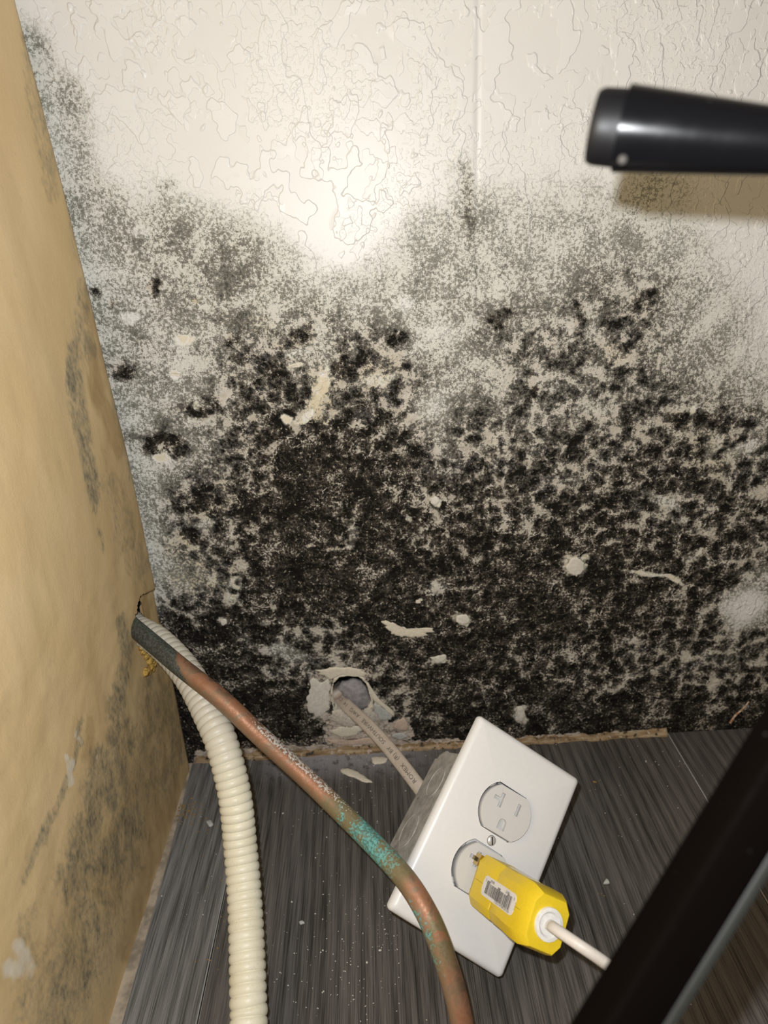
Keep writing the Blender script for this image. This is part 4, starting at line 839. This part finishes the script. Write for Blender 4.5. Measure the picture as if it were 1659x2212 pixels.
    while z > sz0+0.0042:
        wd = g.choice([0.00022, 0.00022, 0.00044, 0.00066]); gap = g.choice([0.00022, 0.00022, 0.00044])
        mid_ = (0.16 < ((sz1-z)-0.0042)/(sz1-sz0-0.0084) < 0.45) or (0.56 < ((sz1-z)-0.0042)/(sz1-sz0-0.0084) < 0.86)
        quad(us*0.0034 if us < 0 else (-0.0020 if mid_ else -0.0030), (-(-0.0020 if mid_ else -0.0030)) if us < 0 else 0.0034, z-wd, z) if us > 0 else quad(-0.0034, 0.0020 if mid_ else 0.0030, z-wd, z)
        z -= wd+gap; i += 1
    mesh_obj('barcode_bars', Vb, Fb, M_ink, st, False)
    def put_text(body_, size, zstart, xbase):
        V, Fc = text_mesh(body_, size)
        P = [(us*(xbase+y), yv(zstart-x)+0.00007, zstart-x) for x, y, _ in V]
        mesh_obj('printed_digits', P, Fc, M_ink, st, False)
    put_text('MEX 650-2896-6/V 37J2CO', 0.0015, sz1-0.0036, 0.0035)
    put_text('78477', 0.0019, sz1-0.0076, -0.0041); put_text('86567', 0.0019, sz0+0.0120, -0.0041); put_text('0', 0.0020, sz1-0.0016, -0.0034); put_text('5', 0.0020, sz0+0.0032, -0.0034)
    # cord
    pts = [B0+ax*(L-0.004), B0+ax*(L+0.003), at(1195, 2003, .303), at(1228, 2026, .296), at(1262, 2049, .292), at(1300, 2075, .291), at(1340, 2106, .292), at(1390, 2152, .297), at(1443, 2212, .302)]
    pts += [at(1490, 2275, .300), at(1520, 2400, .300)]
    n = 120; path, s = catmull(pts, n); path[:, 2] = np.maximum(path[:, 2], 0.004)
    t_ = s/s[-1]; q = np.linspace(0, 2*math.pi, 20, endpoint=False)
    ra = 0.0019+0.0018*sstep(0.02, 0.40, t_); rb = np.full(n, 0.0026)
    prof = np.stack([ra[:, None]*np.cos(q)[None], rb[:, None]*np.sin(q)[None]], -1)
    wm = np.array(root.matrix_world.inverted())
    M_cord = plain('white_cord', (0.66, 0.61, 0.565), 0.45, 700, 0.08, 0.03)
    loc = np.c_[path, np.ones(n)] @ wm.T
    upw = ROT.T @ np.array([0.0, 0.0, -1.0]); upl = wm[:3, :3] @ upw
    sweep('cord', loc[:, :3], prof, M_cord, root, up=upl)
build_plug()

# ------------------------------------------------------------------ black furniture tubing in the foreground
def black_mat(name, col, rough, spec=0.5):
    t = NT(name); n = t.noise(150, 3); n2 = t.noise(420, 2)
    c = t.mix(t.step(n2, 0.76, 0.80), col, tuple(min(1, x*6+0.02) for x in col))
    return t.done(c, t.step(n, 0.3, 0.7, rough, rough*1.25), t.bump(n, 0.04, 0.0005), spec=spec)
M_blk = black_mat('black_gloss', (0.003, 0.003, 0.0038), 0.21, 0.22); M_leg = black_mat('black_brown_paint', (0.0018, 0.0011, 0.0008), 0.7, 0.02)
M_cap = black_mat('black_cap', (0.004, 0.004, 0.005), 0.42, 0.25)
M_legside = plain('grey_edge', (0.013, 0.0135, 0.0115), 0.6, bstr=0)
def build_tube():
    root = empty('black_tube'); tag(root, 'glossy black round tube with stepped end, out of focus before the upper wall', 'tube')
    dp = 0.158; dq = 0.149
    A = at(1342, 279, dp); Bp = at(1659, 306, dq); d = (Bp-A); L1 = np.linalg.norm(d); d /= L1
    A0 = A-d*(59/F*dp*1.03)
    rA = 84/F*dp; rB = 66/F*dq
    pts = [A+d*t for t in np.linspace(0, 0.20, 60)]; s = np.linspace(0, 0.20, 60)
    r = np.where(s < L1*1.3, rA+(rB-rA)*s/L1, rA+(rB-rA)*1.3); r[0] *= 0.93; P = np.array(pts)
    r = np.r_[r[0]*0.985, r]; P = np.vstack([P[0]-d*0.0, P]); P[0] = P[1]-d*0.0002; r[1] = rA*0.995
    up = ROT.T @ np.array([0, 1.0, 0])
    o = sweep('tube_body', P, circ(r, 48), M_blk, root, up=up); by_angle(o, 40)
    lc = np.linalg.norm(A-A0); sc_ = np.array([-lc, -lc+0.0010, -lc+0.002, -lc*0.5, -0.0004, 0.004]); rc = np.array([0.90, 0.965, 0.985, 0.985, 0.99, 0.99])*rA*0.90
    q = sweep('end_cap', A[None]+d[None]*sc_[:, None], circ(rc, 48), M_cap, root, up=up); by_angle(q, 50); q['label'] = 'narrower black end cap'
    bm = bmesh.new(); bmesh.ops.create_icosphere(bm, subdivisions=2, radius=0.0011, matrix=Matrix.Translation(Vector(at(1345, 345, dp*0.995-rA*0.55))))
    bm_obj('paint_speck', bm, plain('pale_speck', (0.055, 0.05, 0.045), 0.8), root, True)
    return A, d, L1, rA+(rB-rA)*1.3
TA, TD, TL, TR = build_tube()
def build_leg():
    root = empty('furniture_leg'); tag(root, 'dark blurred furniture leg slanting across the lower right corner', 'leg')
    # main face runs between two image edges; leg carried on to the floor below the frame and up to the black tube
    best = None
    for q in np.linspace(0.02, 0.20, 400):         # where the leg, prolonged, passes behind the tube
        x, y = project(TA+TD*q); e = x-(1336-0.615*(y-2200))
        if best is None or abs(e) < best[0]: best = (abs(e), x, y, np.dot(TA+TD*q-CAM, ROT[2]))
    _, tx_, ty_, td_ = best; td_ += TR+0.0075; hw = 62
    L1, R1 = at(1336-hw, 2200, .150), at(1336+hw, 2200, .150); L2, R2 = at(tx_-hw, ty_, td_), at(tx_+hw, ty_, td_)
    c1 = (L1+R1)/2; c2 = (L2+R2)/2; d = c2-c1; d /= np.linalg.norm(d)
    wv = R1-L1; wv = wv-d*np.dot(wv, d); wd = np.linalg.norm(wv); wv /= wd; nv = np.cross(d, wv)
    if np.dot(nv, CAM-c1) < 0: nv = -nv
    t0 = -c1[2]/d[2]; t1 = (TA[2]+0.03-c1[2])/d[2]
    pts = np.array([c1+d*t for t in np.linspace(t0, t1, 24)])
    k = rrect(wd, 0.012, 0.0016, 4)
    prof = np.repeat(np.array(k)[None], 24, 0)
    o = sweep('leg_bar', pts, prof, M_leg, root, up=nv, smooth=True); by_angle(o, 35)
    # side flange in a lighter grey than the bar, along the right edge
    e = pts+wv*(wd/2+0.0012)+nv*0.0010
    kk = rrect(0.0034, 0.009, 0.0012, 4); q = sweep('leg_edge', e, np.repeat(np.array(kk)[None], 24, 0), M_legside, root, up=nv); by_angle(q, 35); q['label'] = 'grey edge of the leg'
build_leg()

# ------------------------------------------------------------------ loose bits on the floor
F_ = [('paint_flake', [(733,1667),(742,1660),(758,1662),(780,1672),(800,1686),(803,1691),(788,1691),(768,1682),(750,1676)], .0007, M_plast[3], 'curled cream paint flake on the plank between copper pipe and cable'),
      ('paint_flake', [(803,1637),(820,1635),(838,1638),(833,1647),(818,1651),(804,1650)], .0007, M_plast[3], 'small blunt cream paint flake next to the grey cable, against the wall'),
      ('plaster_chip', [(1302,1912),(1310,1900),(1317,1911)], .0018, M_plat if False else M_plast[2], 'tiny white triangular chip on the plank right of the yellow plug'),
      ('plaster_chip', [(445,1776),(455,1773),(462,1782),(452,1787)], .0012, M_plast[2], 'white chip on the plank left of the corrugated hose'),
      ('paint_flake', [(645,1992),(655,1990),(658,1996),(648,1998)], .0010, M_plast[2], 'white chip on the plank between hose and copper pipe')]
for nm, poly, th, mt, lb in F_:
    o = slab(nm, [on_floor(*p, 0.0002) for p in poly], th, (0, 0, 1), mt, None, 4, 0.10, 0.0006); tag(o, lb, 'flake', 'paint flakes on the floor')
def crumbs(name, label, cat, spots, mat, seed, rlo, rhi):
    g = np.random.default_rng(seed); bm = bmesh.new()
    for (cx, cy, sx, sy, n) in spots:
        for _ in range(n):
            px, py = g.normal(cx, sx), g.normal(cy, sy)
            p = on_floor(px, py)
            if p[1] > -0.006 or p[0] < -0.1735: continue
            r = g.uniform(rlo, rhi)*(1 if g.random() > 0.08 else 1.8)
            m = Matrix.Translation((p[0], p[1], r*0.35)) @ Matrix.Rotation(g.uniform(0, 6.28), 4, 'Z') @ Matrix.Diagonal((r*g.uniform(.6, 1.5), r*g.uniform(.5, 1), r*0.6, 1))
            bmesh.ops.create_icosphere(bm, subdivisions=1, radius=1, matrix=m)
    o = bm_obj(name, bm, mat, None, False); tag(o, label, cat, kind='stuff')
crumbs('plaster_crumbs', 'fine white plaster crumbs strewn over the planks', 'crumbs', [(740,1990,60,90,70),(800,1720,60,50,40),(690,1720,50,30,30),(830,2010,20,40,30),(770,2110,80,60,45),(620,1900,60,140,25),(650,2100,60,70,25),(1300,1700,90,90,26),(1430,1640,60,40,20),(430,1950,40,140,18),(780,1640,70,14,30),(1380,1950,90,120,12)], plain('crumb_white', (0.62, 0.59, 0.54), 0.8, bstr=0), 5, 0.00016, 0.00052)
crumbs('rust_crumbs', 'yellow-brown dust and crumbs beside the left wall', 'crumbs', [(402,1752,14,14,110),(425,1790,26,26,16),(470,1930,30,120,14),(1290,1690,6,6,2),(1302,1930,10,4,3)], plain('crumb_ochre', (0.32, 0.20, 0.06), 0.9, bstr=0), 6, 0.00025, 0.0008)
# stray splinter lying against the foot of the wall
def build_splinter():
    P = [on_wall(1577, 1562, -0.004), on_wall(1588, 1546, -0.003), on_wall(1606, 1530, -0.002), on_wall(1618, 1515, -0.0015)]
    path, s = catmull(P, 30); r = 0.0010-0.0004*np.linspace(0, 1, 30)
    t = NT('rusty_splinter'); n = t.noise(300, 3); m = t.done(t.mix(t.step(n, 0.4, 0.6), (0.36, 0.18, 0.08), (0.60, 0.48, 0.36)), 0.8)
    o = sweep('wood_splinter', path, circ(r, 8), m, up=(0, -1, 0)); tag(o, 'thin rusty brown splinter against the foot of the wall at right', 'splinter')
build_splinter()
